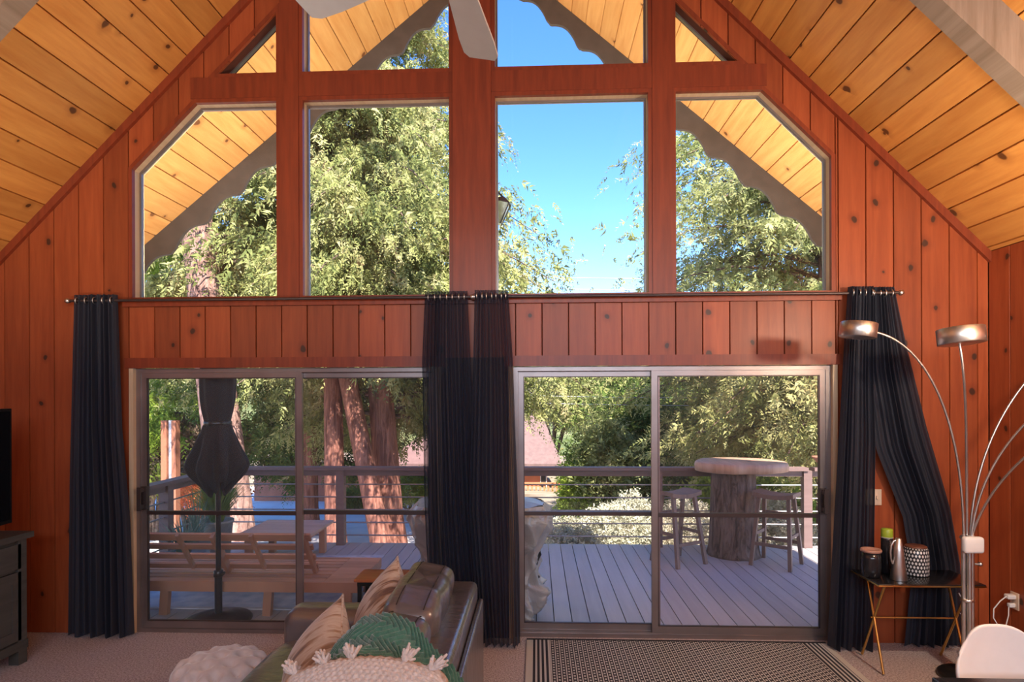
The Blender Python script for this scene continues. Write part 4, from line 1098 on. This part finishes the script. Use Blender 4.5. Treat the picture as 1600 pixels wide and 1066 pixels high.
def crease(a, v):
    n = sum(math.sin(k*a + m_*v*3 + p) for k, m_, p in ph)/10
    r = 1-abs(math.sin(3.3*a + 5*v + .6)); r2 = 1-abs(math.sin(5.1*a - 7*v + 2.0)); r3 = 1-abs(math.sin(2.2*a + 11*v))
    return .16*n + .10*(r**3) + .08*(r2**3) + .05*r3**4 - .08
def sq(a, wx_, wy_):
    c, s_ = math.cos(a), math.sin(a)
    return math.copysign(abs(c)**.5, c)*wx_, math.copysign(abs(s_)**.5, s_)*wy_
def cover(u, v):
    a = 2*math.pi*u
    wx_ = float(np.interp(v, [0,.06,.16,.30,.55,.80,.92,1], [.44,.55,.56,.48,.50,.60,.62,.55])); wy_ = float(np.interp(v, [0,.5,.85,1], [.30,.28,.34,.30]))
    x, y = sq(a, wx_, wy_); f = 1 + crease(a, v)*(1-.6*v)
    hem = (.07*math.sin(3*a+1) + .04*math.sin(7*a))*(1-v)**3
    return (-.48 + x*f, .62 + y*f, DZ + .03 + .92*v + hem)
cv = MB().grid(181, 70, cover, smooth=True).build('cover', tarpmat(), gr)
def topf(u, v):
    a = 2*math.pi*u; x, y = sq(a, .55*v, .30*v); f = 1 + crease(a, 1)*.4
    return (-.48+x*f, .62+y*f, DZ+.95 + .06*(1-v*v) + .012*math.sin(9*x)*math.sin(11*y))
MB().grid(181, 16, topf).build('cover_top', plain('blue_grey_cover', (.26,.34,.42), .35, nscale=6), gr)
MB().box(-.74,-.22,.50,.74,DZ+.35,DZ+.80).build('firebox', M['black'], gr)
for xx in (-.8, -.16):
    for yy in (.48, .77): MB().tube([(xx, yy, DZ), (xx, yy, DZ+.4)], .015, 8).build('leg', M['black'], gr)

# stump bar table
M['bark'] = barkmat('pine_bark', (.24,.17,.14), (.06,.04,.034), 9, 2.0, 1.0)
M['slab'] = wood('slab_wood', (.52,.33,.22), (.36,.20,.12), 'X', 'Y', rough=.5, knots=True, var=.05)
sx_, sy_ = 2.30, 2.62
bt = thing('stump_table', 'bar table of a bark covered log with a thick slab top', 'table', (sx_, sy_, DZ))
rs = random.Random(7); hv = [(rs.randint(5, 34), rs.uniform(0, 6.28), rs.uniform(-2, 2)) for _ in range(16)]
def barkfn(a, z): return 1 + sum(math.sin(k*a + p + m_*z)/(k**.55) for k, p, m_ in hv)*.022
MB().lathe([(.275 - .03*i/24 + .03*math.exp(-i/2.0), (.99)*i/24) for i in range(25)], 120, (sx_, sy_, DZ), fn=barkfn).build('log', M['bark'], bt)
def slabfn(a, z): return 1 + .10*math.cos(2*a) + .035*math.cos(3*a+1.0) + .02*math.cos(7*a+2) + .01*math.cos(13*a)
MB().lathe([(.0,.955),(.44,.955),(.47,.965),(.475,1.02),(.465,1.055),(.45,1.065),(0,1.065)], 96, (sx_+.06, sy_-.02, 0), fn=slabfn).build('slab_top', M['slab'], bt)

# saddle stools
M['stool'] = wood('stool_wood', (.20,.125,.095), (.13,.08,.062), 'X', 'Y', rough=.55, knots=False, var=.1)
def stool(label, c, rz):
    t = thing('bar_stool', label, 'stool', (c[0], c[1], DZ), rz, 'saddle stools at the log table')
    H_ = .76
    def seatf(zoff):
        def f(u, v):
            a, b_ = 2*u-1, 2*v-1
            return (a*.215, b_*.14, H_ + zoff + .028*a*a - .004*b_*b_)
        return f
    s_ = MB(); n1, n2 = 20, 8
    top = [seatf(.02)(i/n1, j/n2) for j in range(n2+1) for i in range(n1+1)]; bot = [seatf(-.025)(i/n1, j/n2) for j in range(n2+1) for i in range(n1+1)]
    N_ = len(top); fs = []
    W_ = n1+1
    for j in range(n2):
        for i in range(n1):
            fs.append((j*W_+i, j*W_+i+1, (j+1)*W_+i+1, (j+1)*W_+i)); fs.append((N_+(j+1)*W_+i, N_+(j+1)*W_+i+1, N_+j*W_+i+1, N_+j*W_+i))
    bd = [i for i in range(W_)] + [j*W_+n1 for j in range(1, n2+1)] + [n2*W_+i for i in range(n1-1, -1, -1)] + [j*W_ for j in range(n2-1, 0, -1)]
    for a, b_ in zip(bd, bd[1:]+bd[:1]): fs.append((a, N_+a, N_+b_, b_))
    s_.add(top+bot, fs); s_.build('seat', M['stool'], t, world=False)
    ft = {}
    for sx in (-1, 1):
        for sy in (-1, 1):
            a = Vector((sx*.155, sy*.085, H_-.01)); b_ = Vector((sx*.205, sy*.205, 0)); ft[(sx, sy)] = (a, b_)
            MB().bar(b_, a, .038, .038, up=(0,1,0)).build('leg', M['stool'], t, world=False)
    def at_(k, z): a, b_ = ft[k]; return b_.lerp(a, z/(H_-.01))
    for k1, k2, z in (((-1,-1),(1,-1),.24), ((-1,1),(1,1),.24), ((-1,-1),(-1,1),.34), ((1,-1),(1,1),.34), ((-1,-1),(1,-1),.55), ((-1,1),(1,1),.55)):
        MB().bar(at_(k1, z), at_(k2, z), .022, .034).build('stretcher', M['stool'], t, world=False)
stool('dark wooden saddle stool standing left of the log table', (1.58, 2.26), math.radians(31))
stool('dark wooden saddle stool standing right of the log table', (2.63, 2.19), math.radians(-39))
p = aty(1281, 724, 2.96)
fd = thing('rail_bowl', 'small wooden bowl standing on the sunlit right rail', 'bowl', (p.x+.02, RY, RT))
MB().lathe([(.03,0),(.035,.01),(.045,.05),(.09,.10),(.115,.12),(.11,.135),(0,.12)], 20).build('bowl', M['teak'], fd, world=False)

# lantern on the outside of the centre post
ln = thing('wall_lantern', 'black glass lantern hanging outside beside the centre post', 'lantern', (XC+.20, .34, 3.2))
lc = aty(781, 331, .34)
Ml = Matrix.Translation(lc) @ Matrix.Rotation(math.radians(14), 4, 'Y')
def frus(mb, r0, r1, z0, z1): mb.lathe([(r0, z0), (r1, z1)], 4, smooth=False, M=Ml @ Matrix.Rotation(math.pi/4, 4, 'Z'))
g = MB(); frus(g, .045, .085, -.10, .07); g.build('glass_body', plain('smoked_glass', (.16,.19,.14), .2), ln)
g = MB(); frus(g, .10, .012, .07, .125); g.build('cap', M['black'], ln)
for k in range(4):
    a = k*math.pi/2 + math.pi/4
    MB().tube([Ml @ Vector((.046*math.cos(a), .046*math.sin(a), -.10)), Ml @ Vector((.087*math.cos(a), .087*math.sin(a), .07))], .006, 6).build('corner_bar', M['black'], ln)
MB().tube([Ml @ Vector((0,0,.12)), lc + Vector((-.03,-.02,.17)), (XC+.1, .16, lc.z+.12)], .008, 8).build('bracket', M['black'], ln)

# added uplights hidden behind the header to brighten soffit and ceiling
for (x0, x1), nm in ((DOOR_L, 'left'), (DOOR_R, 'right')):
    t = thing('added_uplight', f'added hidden fill uplight above the {nm} sliding door outside', 'lamp', ((x0+x1)/2, .25, 2.24))
    MB().box(x0+.05, x1-.05, .142, .235, 2.22, 2.27).build('tray', M['alu_dark'], t)
    MB().box(x0+.05, x1-.05, .225, .235, 2.27, 2.29).build('lip', M['alu_dark'], t)
    pd = bpy.data.lights.new('added_uplight_strip', 'AREA'); pd.shape = 'RECTANGLE'; pd.size = 2.2; pd.size_y = .07; pd.energy = 48; pd.color = (1.0, .85, .66)
    po = bpy.data.objects.new('added_uplight_strip', pd); COL.objects.link(po); po.location = ((x0+x1)/2, .185, 2.285); po.rotation_euler = (math.pi, 0, 0)

# ------------------------------------------------------------------ ground, hills, house
def ground_mat():
    m, nt, b = new_mat('ground'); N, L = nt.nodes, nt.links; b.inputs['Roughness'].default_value = 1; b.inputs['Specular IOR Level'].default_value = .05
    tc = N.new('ShaderNodeTexCoord'); nz = N.new('ShaderNodeTexNoise'); nz.inputs['Scale'].default_value = .5; nz.inputs['Detail'].default_value = 8
    L.new(tc.outputs['Object'], nz.inputs['Vector']); rp = N.new('ShaderNodeValToRGB'); e = rp.color_ramp.elements; e.new(.5)
    for i, (p, c) in enumerate(((.35,(.15,.11,.07)),(.5,(.27,.22,.16)),(.65,(.20,.16,.10)))): e[i].position = p; e[i].color = (*c, 1)
    L.new(nz.outputs['Fac'], rp.inputs[0]); L.new(rp.outputs[0], b.inputs['Base Color']); return m
def gh(x, y):
    z = GZ - .02*max(0, y-8) - .10*max(0, min(x-.5, 14))*min(1, max(0, (y-4)/8))
    return z - .05*max(0, y-18) + .05*math.sin(x*.9)*math.cos(y*.7)
gm = MB().grid(81, 61, lambda u, v: ((u-.5)*160, .2 + v*v*110, gh((u-.5)*160, .2+v*v*110)))
tag(gm.build('ground', ground_mat()), 'sunlit dry earth slope below the deck', 'ground', kind='structure')
tag(MB().box(-80, 80, YB-30, .2, GZ-.2, GZ-.05).build('ground_under_house', M['wall_core']), 'earth under the house', 'ground', kind='structure')
dv = MB().grid(30, 30, lambda u, v: (-13 + 10.6*u - 1.0*v, 4.2 + 15.5*v, gh(-13+10.6*u-1.0*v, 4.2+15.5*v)+.06))
tag(dv.build('driveway', plain('pale_asphalt', (.76,.72,.68), .9, noise=(.64,.61,.58), nscale=1.5)), 'pale asphalt driveway between the trunks and the red wall', 'driveway', kind='structure')
hm = leafmat('hill_cover', [(.05,.07,.03), (.12,.14,.06), (.22,.21,.12)], .35, .0)
def hill(u, v):
    x = (u-.5)*420; y = 70 + 130*v
    z = -9 + (19 + 5*math.sin(x*.031+1) + 3*math.sin(x*.083) + 1.0*math.sin(x*.7+y*.3))*math.sin(min(1, v*1.25)*math.pi/2)
    return (x, y, z + .7*math.sin(x*1.7+y)*math.cos(y*.9))
tag(MB().grid(240, 40, hill).build('hill', hm), 'wooded hillside far behind the neighbouring house', 'hill', kind='structure')

hs = thing('neighbour_house', 'orange wooden house with a hipped mauve roof below the trees', 'house', (-3.0, 24, -4))
M['orange'] = plain('orange_siding', (.58,.17,.07), .8, nscale=2)
M['roofm'] = plain('mauve_shingles', (.17,.105,.095), .9, noise=(.14,.085,.078), nscale=6)
e0x, e1x, e0y, e1y, ez = -6.5, 1.05, 20.6, 26.5, -1.0
MB().box(e0x+.5, e1x-.6, e0y+.5, e1y-.5, -4.5, ez+.05).build('wall', M['orange'], hs)
rx0, rx1, ryc, rz = -4.0, .25, 23.2, .95
vs = [(e0x,e0y,ez),(e1x,e0y,ez),(e1x,e1y,ez),(e0x,e1y,ez),(rx0,ryc,rz),(rx1,ryc,rz)]
vs2 = [(a,b,c-.16) for a,b,c in vs[:4]]
MB().add(vs+vs2, [(0,1,5,4),(1,2,5),(2,3,4,5),(3,0,4),(0,6,7,1),(1,7,8,2),(2,8,9,3),(3,9,6,0),(9,8,7,6)]).build('roof', M['roofm'], hs)
wn_ = MB().box(.15, .42, e0y+.46, e0y+.5, -2.2, -1.25).build('window', M['white'], hs)
MB().box(.18, .39, e0y+.44, e0y+.46, -2.15, -1.3).build('pane', M['dark_glaze'], wn_)
pr = thing('house_porch', 'orange slatted porch railing in front of the neighbouring house', 'railing', (-1.6, 19.2, -4))
for zz in (-1.62, -2.30): MB().box(-4.6, 1.5, 19.15, 19.25, zz-.05, zz+.05).build('porch_rail', M['orange'], pr)
xx = -4.5
while xx < 1.5:
    MB().box(xx-.035, xx+.035, 19.18, 19.22, -2.3, -1.6).build('baluster', M['orange'], pr); xx += .16
MB().box(-4.6, 1.5, 19.1, 20.0, -2.75, -2.45).build('porch_floor', M['orange'], pr)
MB().box(-4.6, 1.5, 19.2, 19.3, -4.2, -2.75).build('porch_skirt', plain('porch_skirt', (.30,.09,.05), .9), pr)
gw = thing('garden_wall', 'salmon red garden wall behind the driveway', 'wall', (-5.2, 15.6, gh(-5.2, 15.6)))
MB().box(-9.5, -2.4, 15.5, 15.75, -2.3, -.62).build('wall_body', plain('salmon_stucco', (.62,.23,.15), .9, nscale=3), gw)
MB().box(-9.6, -2.3, 15.45, 15.8, -.62, -.55).build('coping', M['roofm'], gw)

# ------------------------------------------------------------------ trees
def fast_mesh(name, verts, faces, k, mat, parent, smooth=False):
    me = bpy.data.meshes.new(name); nv, nf = len(verts), len(faces)
    me.vertices.add(nv); me.vertices.foreach_set('co', verts.astype(np.float32).ravel())
    me.loops.add(nf*k); me.loops.foreach_set('vertex_index', faces.astype(np.int32).ravel())
    me.polygons.add(nf); me.polygons.foreach_set('loop_start', np.arange(0, nf*k, k, dtype=np.int32))
    me.update(calc_edges=True); me.validate()
    o = link(name, me, mat, parent); o['kind'] = 'stuff'; return o
def unit(v): return v/np.maximum(np.linalg.norm(v, axis=-1, keepdims=True), 1e-9)
def fronds(rs, P, D, size, nl=7, wid=.16, curl=.5):
    """P (n,3) roots, D (n,3) directions: each frond is a stem with nl narrow leaflets, as triangles"""
    n = len(P); D = unit(D)
    A = unit(np.cross(D, rs.normal(size=(n,3)))); B = np.cross(D, A)
    sz = size*rs.uniform(.6, 1.35, (n,1)); V = []
    for k in range(nl):
        q = (k+.3)/nl; side = 1 if k % 2 else -1
        root = P + D*sz*q + np.array([0,0,-1.0])*sz*curl*q*q
        ln_ = sz*(.32*(1-q)+.12)*rs.uniform(.7,1.3,(n,1))
        dr = unit(D*.75 + A*side*.8 + rs.normal(size=(n,3))*.22 + np.array([0,0,-.25]))
        w_ = unit(np.cross(dr, B + rs.normal(size=(n,3))*.5))*ln_*wid
        V.append(np.stack([root - w_*.8, root + w_*.8 + dr*ln_*.25, root + dr*ln_], 1))
    V = np.stack(V, 1).reshape(-1, 3, 3)
    F = np.arange(len(V)*3).reshape(-1, 3)
    return V.reshape(-1, 3), F
def trunk_mesh(pts, rad, seed, n=20, amp=.06):
    mb = MB(); r_ = random.Random(seed); hv = [(r_.randint(3, 12), r_.uniform(0, 6.28)) for _ in range(6)]
    P = [Vector(p) for p in pts]; Q = []; Rr = []
    for i in range(len(P)-1):
        for k in range(6): q = k/6; Q.append(P[i].lerp(P[i+1], q)); Rr.append(rad[i]+(rad[i+1]-rad[i])*q)
    Q.append(P[-1]); Rr.append(rad[-1]); vs = []; fs = []
    for i, (c, r) in enumerate(zip(Q, Rr)):
        for j in range(n):
            a = 2*math.pi*j/n; f = 1 + amp*sum(math.sin(k*a+p+i*.25) for k, p in hv)/3
            vs.append(c + Vector((math.cos(a)*r*f, math.sin(a)*r*f, 0)))
    for i in range(len(Q)-1):
        for j in range(n): fs.append((i*n+j, i*n+(j+1)%n, (i+1)*n+(j+1)%n, (i+1)*n+j))
    return mb.add(vs, fs, True)
M['cedar_bark'] = barkmat('cedar_bark', (.42,.20,.145), (.14,.06,.045), 7, .8, .9)
M['pine_bark2'] = barkmat('ponderosa_bark', (.50,.30,.25), (.13,.07,.06), 5, 2.2, .9)
M['branch'] = barkmat('branch_bark', (.20,.14,.11), (.08,.05,.04), 8, 8, .4)
M['cedar_leaf'] = leafmat('cedar_leaf', [(.065,.085,.03), (.16,.19,.065), (.32,.335,.12), (.47,.44,.21), (.40,.23,.15)], 1.1, .35)
M['pale_leaf'] = leafmat('pale_leaf', [(.11,.14,.05), (.26,.29,.10), (.46,.46,.21), (.38,.31,.16)], 1.3, .4)
M['bright_leaf'] = leafmat('bright_leaf', [(.14,.22,.03), (.32,.42,.06), (.50,.55,.12)], 1.5, .45)
M['dark_leaf'] = leafmat('dark_leaf', [(.035,.06,.02), (.08,.13,.035), (.18,.24,.06), (.30,.15,.08)], 1.0, .3)
M['grey_leaf'] = leafmat('grey_leaf', [(.30,.28,.20), (.48,.46,.34), (.62,.56,.44)], 3.0, .25)
M['red_leaf'] = leafmat('red_leaf', [(.30,.06,.03), (.55,.14,.06), (.45,.30,.15)], 3.0, .4)
M['rust_leaf'] = leafmat('rust_leaf', [(.16,.11,.08), (.32,.22,.16), (.22,.24,.10)], 2.0, .3)

def conifer(name, label, base, lean, height, trunk_r, z0, prof, nbr, nfr, size, leaf, bark, seed, sector=None, upright=.0, clear=-9, trunk_top=None, group='trees beyond the deck'):
    """prof: list of (z, crown radius); branches leave the trunk, sag and carry hanging fronds"""
    rs = np.random.RandomState(seed)
    bz = gh(base[0], base[1]) - .1
    t = thing(name, label, 'tree', (base[0], base[1], bz), group=group)
    top = Vector((base[0]+lean[0], base[1]+lean[1], height)); bot = Vector((base[0], base[1], bz))
    mid = bot.lerp(top, .45) + Vector((lean[0]*.12, 0, 0))
    trunk_mesh([bot, bot.lerp(mid, .12), mid, top], [trunk_r*1.35, trunk_r, trunk_r*.72, trunk_r*.08], seed).build('trunk', M[bark], t)
    Z = np.array([p[0] for p in prof]); Rr = np.array([p[1] for p in prof])
    bmb = MB(); P = []; D = []
    for i in range(nbr):
        z = z0 + (Z[-1]-z0)*(1-rs.rand()**.75*1.0) if False else rs.uniform(z0, Z[-1])
        R_ = float(np.interp(z, Z, Rr))
        if rs.rand() > max(.35, R_/Rr.max()): continue
        a = rs.uniform(*(sector or (0, 2*math.pi)))
        if z < clear: a = rs.uniform(.15, math.pi-.15)
        L_ = R_*rs.uniform(.55, 1.08)
        f = (z-bz)/(height-bz); c = bot.lerp(top, f)
        d = np.array([math.cos(a), math.sin(a), 0.0]); up = rs.uniform(.05, .35) + upright
        p0 = np.array([c.x, c.y, z - .15*L_])
        q = np.linspace(0, 1, 9)[:, None]
        line = p0 + d*L_*q + np.array([0,0,1.0])*(up*L_*q - (.55+up*.3)*L_*q*q*.8)
        if L_ > .6: bmb.tube([Vector(v) for v in line[::2]], [.05*trunk_r/.25, .038*trunk_r/.25, .025, .014, .006], 5, caps=False)
        m = max(3, int(2.6*nfr*(.3+L_/Rr.max())))
        k = rs.uniform(.12, 1, m)**.75; idx = k*8; i0 = np.minimum(idx.astype(int), 7); fr = (idx-i0)[:, None]
        pp = line[i0]*(1-fr) + line[i0+1]*fr
        sw = rs.normal(size=(m,3))*np.array([.20,.20,.10])*L_*.5*(.3+k[:, None]*.7)
        P.append(pp + sw); D.append(d*rs.uniform(.3,1.1,(m,1)) + rs.normal(size=(m,3))*.45 + np.array([0,0,-.85+upright*1.6]))
    P = np.concatenate(P); D = np.concatenate(D)
    V, F = fronds(rs, P, D, size*.82, 10, .27)
    fast_mesh('foliage', V, F, 3, M[leaf], t)
    b_ = bmb.build('branches', M['branch'], t); b_['kind'] = 'stuff'
    return t
def bush(name, label, c, rad, n, size, leaf, seed, clumps=26, stem=True, cat='shrub', group='shrubs below the deck', wid=.35, squash=1.0):
    rs = np.random.RandomState(seed); c = np.array(c, float); rad = np.array(rad, float)
    bz = gh(c[0], c[1]) - .05
    t = thing(name, label, cat, (c[0], c[1], bz), group=group)
    dirs = unit(rs.normal(size=(clumps,3))); dirs[:,2] = np.abs(dirs[:,2])*.9 + .0 - .25*rs.rand(clumps)
    C = c + dirs*rad*rs.uniform(.35, .85, (clumps,1)); cr = rad.mean()*rs.uniform(.28, .5, (clumps,1))
    n = int(n*1.5)
    w_ = rs.randint(0, clumps, n); dn = unit(rs.normal(size=(n,3)) + np.array([0,-.15,.3]))
    P = C[w_] + dn*cr[w_]*rs.uniform(.55, 1.05, (n,1))*np.array([1,1,squash]); D = dn + rs.normal(size=(n,3))*.5
    V, F = fronds(rs, P, D, size*.9, 5, wid, .15)
    fast_mesh('foliage', V, F, 3, M[leaf], t)
    if stem:
        sm = MB()
        for i in range(min(7, clumps)):
            p = Vector(C[i]); b0 = Vector((c[0]+rs.uniform(-.1,.1), c[1]+rs.uniform(-.1,.1), bz))
            sm.tube([b0, b0.lerp(p, .5) + Vector((rs.uniform(-.2,.2), 0, .1)), p], [.06*rad.mean(), .04*rad.mean(), .015], 6, caps=False)
        s_ = sm.build('stems', M['branch'], t); s_['kind'] = 'stuff'
    return t
# px(x, Y): world x of a photo column at distance Y from the camera
def wx(px, Y): return aty(px, 618, Y-4.6).x
Yc = lambda Y: Y - 4.6
conifer('cedar_tree', 'tall cedar with drooping green foliage filling the left centre windows', (wx(612,13), Yc(13)), (-.9, 0), 15.8, .30, 1.4,
        [(1.4,2.6),(3.0,4.0),(4.4,4.5),(7.2,3.6),(9.5,2.8),(12,1.9),(15.6,.15)], 370, 78, .34, 'cedar_leaf', 'cedar_bark', 11, clear=3.4)
conifer('cedar_tree', 'leaning red-barked cedar just left of the twin trunk', (wx(598,12), Yc(12.3)), (-2.3, .4), 12.0, .21, 3.2,
        [(2.2,1.6),(4.5,2.4),(8,1.6),(11.8,.2)], 80, 60, .34, 'cedar_leaf', 'cedar_bark', 12, clear=4)
conifer('cedar_tree', 'straight red-barked cedar in the middle of the left door', (wx(524,12.6), Yc(12.6)), (-.15, 0), 14.0, .21, 2.4,
        [(1.9,1.8),(4.0,2.6),(8,2.3),(12,1.0),(13.8,.15)], 150, 64, .34, 'cedar_leaf', 'cedar_bark', 13, clear=3.6)
conifer('pine_tree', 'thick pale-barked pine behind the closed umbrella', (wx(376,11), Yc(11)), (-1.6, 0), 15.0, .36, 3.2,
        [(3.2,1.6),(5,2.6),(9,2.2),(14.8,.3)], 130, 64, .34, 'cedar_leaf', 'pine_bark2', 14, clear=6.0)
conifer('cedar_tree', 'slender red cedar trunk beside the door meeting stile', (wx(484,15), Yc(15)), (0, 0), 13.0, .20, .2,
        [(.2,2.2),(4,2.8),(9,1.8),(12.8,.2)], 130, 60, .40, 'dark_leaf', 'cedar_bark', 15, clear=2.5)
conifer('cedar_tree', 'bright green tree at the far left behind the utility post', (wx(255,16), Yc(15)), (0, 0), 11.0, .2, -.2,
        [(-.2,2.0),(3,3.2),(7,2.6),(10.8,.2)], 120, 60, .42, 'bright_leaf', 'cedar_bark', 16)
conifer('cedar_tree', 'loose sunlit tree with open branches in the right window', (wx(1290,11.5), Yc(11.5)), (.1, .3), 9.2, .17, .8,
        [(.8,3.0),(3.0,4.4),(4.6,4.3),(6.2,3.7),(7.4,2.6),(9.1,.4)], 270, 66, .32, 'pale_leaf', 'cedar_bark', 17, upright=.35)
conifer('cedar_tree', 'green cedar edge right of the centre post, above the house', (wx(735,19), Yc(17.6)), (0, 0), 9.0, .2, 2.0,
        [(2.0,1.3),(3,1.9),(5,1.7),(8.8,.2)], 130, 60, .42, 'pale_leaf', 'cedar_bark', 18)
# background trees and shrubs seen through the right door
bg = [('dense dark green tree behind the log table', 1150, 16, -.6, (2.6,1.8,3.0), 7000, 'dark_leaf'),
      ('broad mid-green tree behind the right stool', 1260, 17, .2, (2.2,1.8,3.2), 7000, 'cedar_leaf'),
      ('dark evergreen tree behind the door stile', 1010, 18, -.4, (2.2,1.8,3.4), 7000, 'dark_leaf'),
      ('leafy green tree right of the orange house', 975, 17, -.7, (1.2,1.2,2.4), 6000, 'pale_leaf'),
      ('yellow-green young tree at the house corner', 908, 17, -1.1, (.32,.32,1.2), 4500, 'bright_leaf'),
      ('lime green shrub under the log table top', 1130, 13, -1.1, (1.0,.8,1.2), 4000, 'bright_leaf'),
      ('bright sunlit shrub right of the log table', 1225, 13, -1.2, (1.0,.8,1.3), 4000, 'bright_leaf'),
      ('tall olive tree on the slope above the house roof', 945, 36, 1.4, (4.6,3.0,4.0), 8000, 'pale_leaf'),
      ('tall dark tree on the slope above the log table', 1090, 27, 1.5, (5.0,3.0,4.2), 9000, 'dark_leaf'),
      ('pale grey-green tree behind the house ridge', 862, 38, 1.2, (2.2,2.0,3.0), 4000, 'grey_leaf'),
      ('olive tree on the slope at the right end of the deck', 1290, 27, 1.5, (5.0,3.0,4.2), 9000, 'cedar_leaf')]
for i, (lb, px, Y, z, rad, n, lf) in enumerate(bg):
    bush('leafy_tree', lb, (wx(px, Y), Yc(Y), z), rad, n, .40 if Y < 20 else .7, lf, 30+i, clumps=34, cat='tree', group='trees on the slope beyond the deck')
sh = [('pale manzanita shrub beyond the railing beside the grill', 930, 9.6, -.62, (.85,.7,.85), 5200, 'grey_leaf'),
      ('pale manzanita shrub beyond the railing left of the door stile', 985, 10.4, -.65, (.7,.6,.9), 4500, 'grey_leaf'),
      ('pale manzanita shrub behind the left stool', 1065, 10.2, -.7, (.9,.7,.9), 5000, 'grey_leaf'),
      ('pale manzanita shrub behind the right stool', 1190, 10.6, -.8, (1.1,.7,.85), 5000, 'grey_leaf'),
      ('rusty dry shrub left of the utility post', 238, 14.5, -.2, (1.0,.8,1.3), 4000, 'rust_leaf'),
      ('dry brown shrub between the post and the pine trunk', 300, 15, .1, (1.2,.8,1.3), 4500, 'rust_leaf'),
      ('red autumn shrub above the left deck corner', 325, 13.6, -.5, (.8,.5,.5), 2500, 'red_leaf'),
      ('small green shrub against the salmon wall', 640, 18, -1.1, (.75,.5,.8), 3000, 'bright_leaf'),
      ('small green shrub at the foot of the salmon wall, near the left trunks', 555, 18.6, -1.5, (.7,.4,.4), 2000, 'dark_leaf')]
for i, (lb, px, Y, z, rad, n, lf) in enumerate(sh):
    bush('shrub', lb, (wx(px, Y), Yc(Y), z), rad, n, .17 if Y < 12 else .24, lf, 60+i, clumps=24)

# utility post and wires
ux2 = wx(266, 12.2)
up_ = thing('utility_post', 'brown wooden post with a grey conduit beyond the left railing', 'post', (ux2, Yc(12.2), gh(ux2, 7.6)))
MB().box(ux2-.14, ux2-.02, 7.5, 7.66, gh(ux2,7.6)-.2, 1.35).build('timber', plain('post_brown', (.34,.12,.06), .8), up_)
MB().tube([(ux2+.03, 7.58, gh(ux2,7.6)-.1), (ux2+.03, 7.58, 1.35)], .05, 12).build('conduit', plain('conduit_grey', (.42,.42,.45), .5), up_)
MB().box(ux2+.08, ux2+.17, 7.5, 7.66, gh(ux2,7.6)-.2, 1.35).build('timber', plain('post_brown2', (.30,.11,.06), .8), up_)
M['wire'] = plain('wire', (.45,.45,.46), .4)
for lb, ya, yb in (('upper of the two power lines crossing the blue sky', 424, 426), ('lower of the two power lines crossing the blue sky', 441, 446),
                   ('upper of the two power lines in front of the trees', 609, 613), ('lower of the two power lines in front of the trees', 620, 626)):
    a, b_ = aty(600, ya, 11.5), aty(1500, yb, 11.5)
    pts = [a.lerp(b_, i/20) + Vector((0, 0, -.18*(1-(2*i/20-1)**2))) + (b_-a)*(.0) for i in range(21)]
    tag(MB().tube(pts, .009, 5).build('power_line', M['wire']), lb, 'power line')
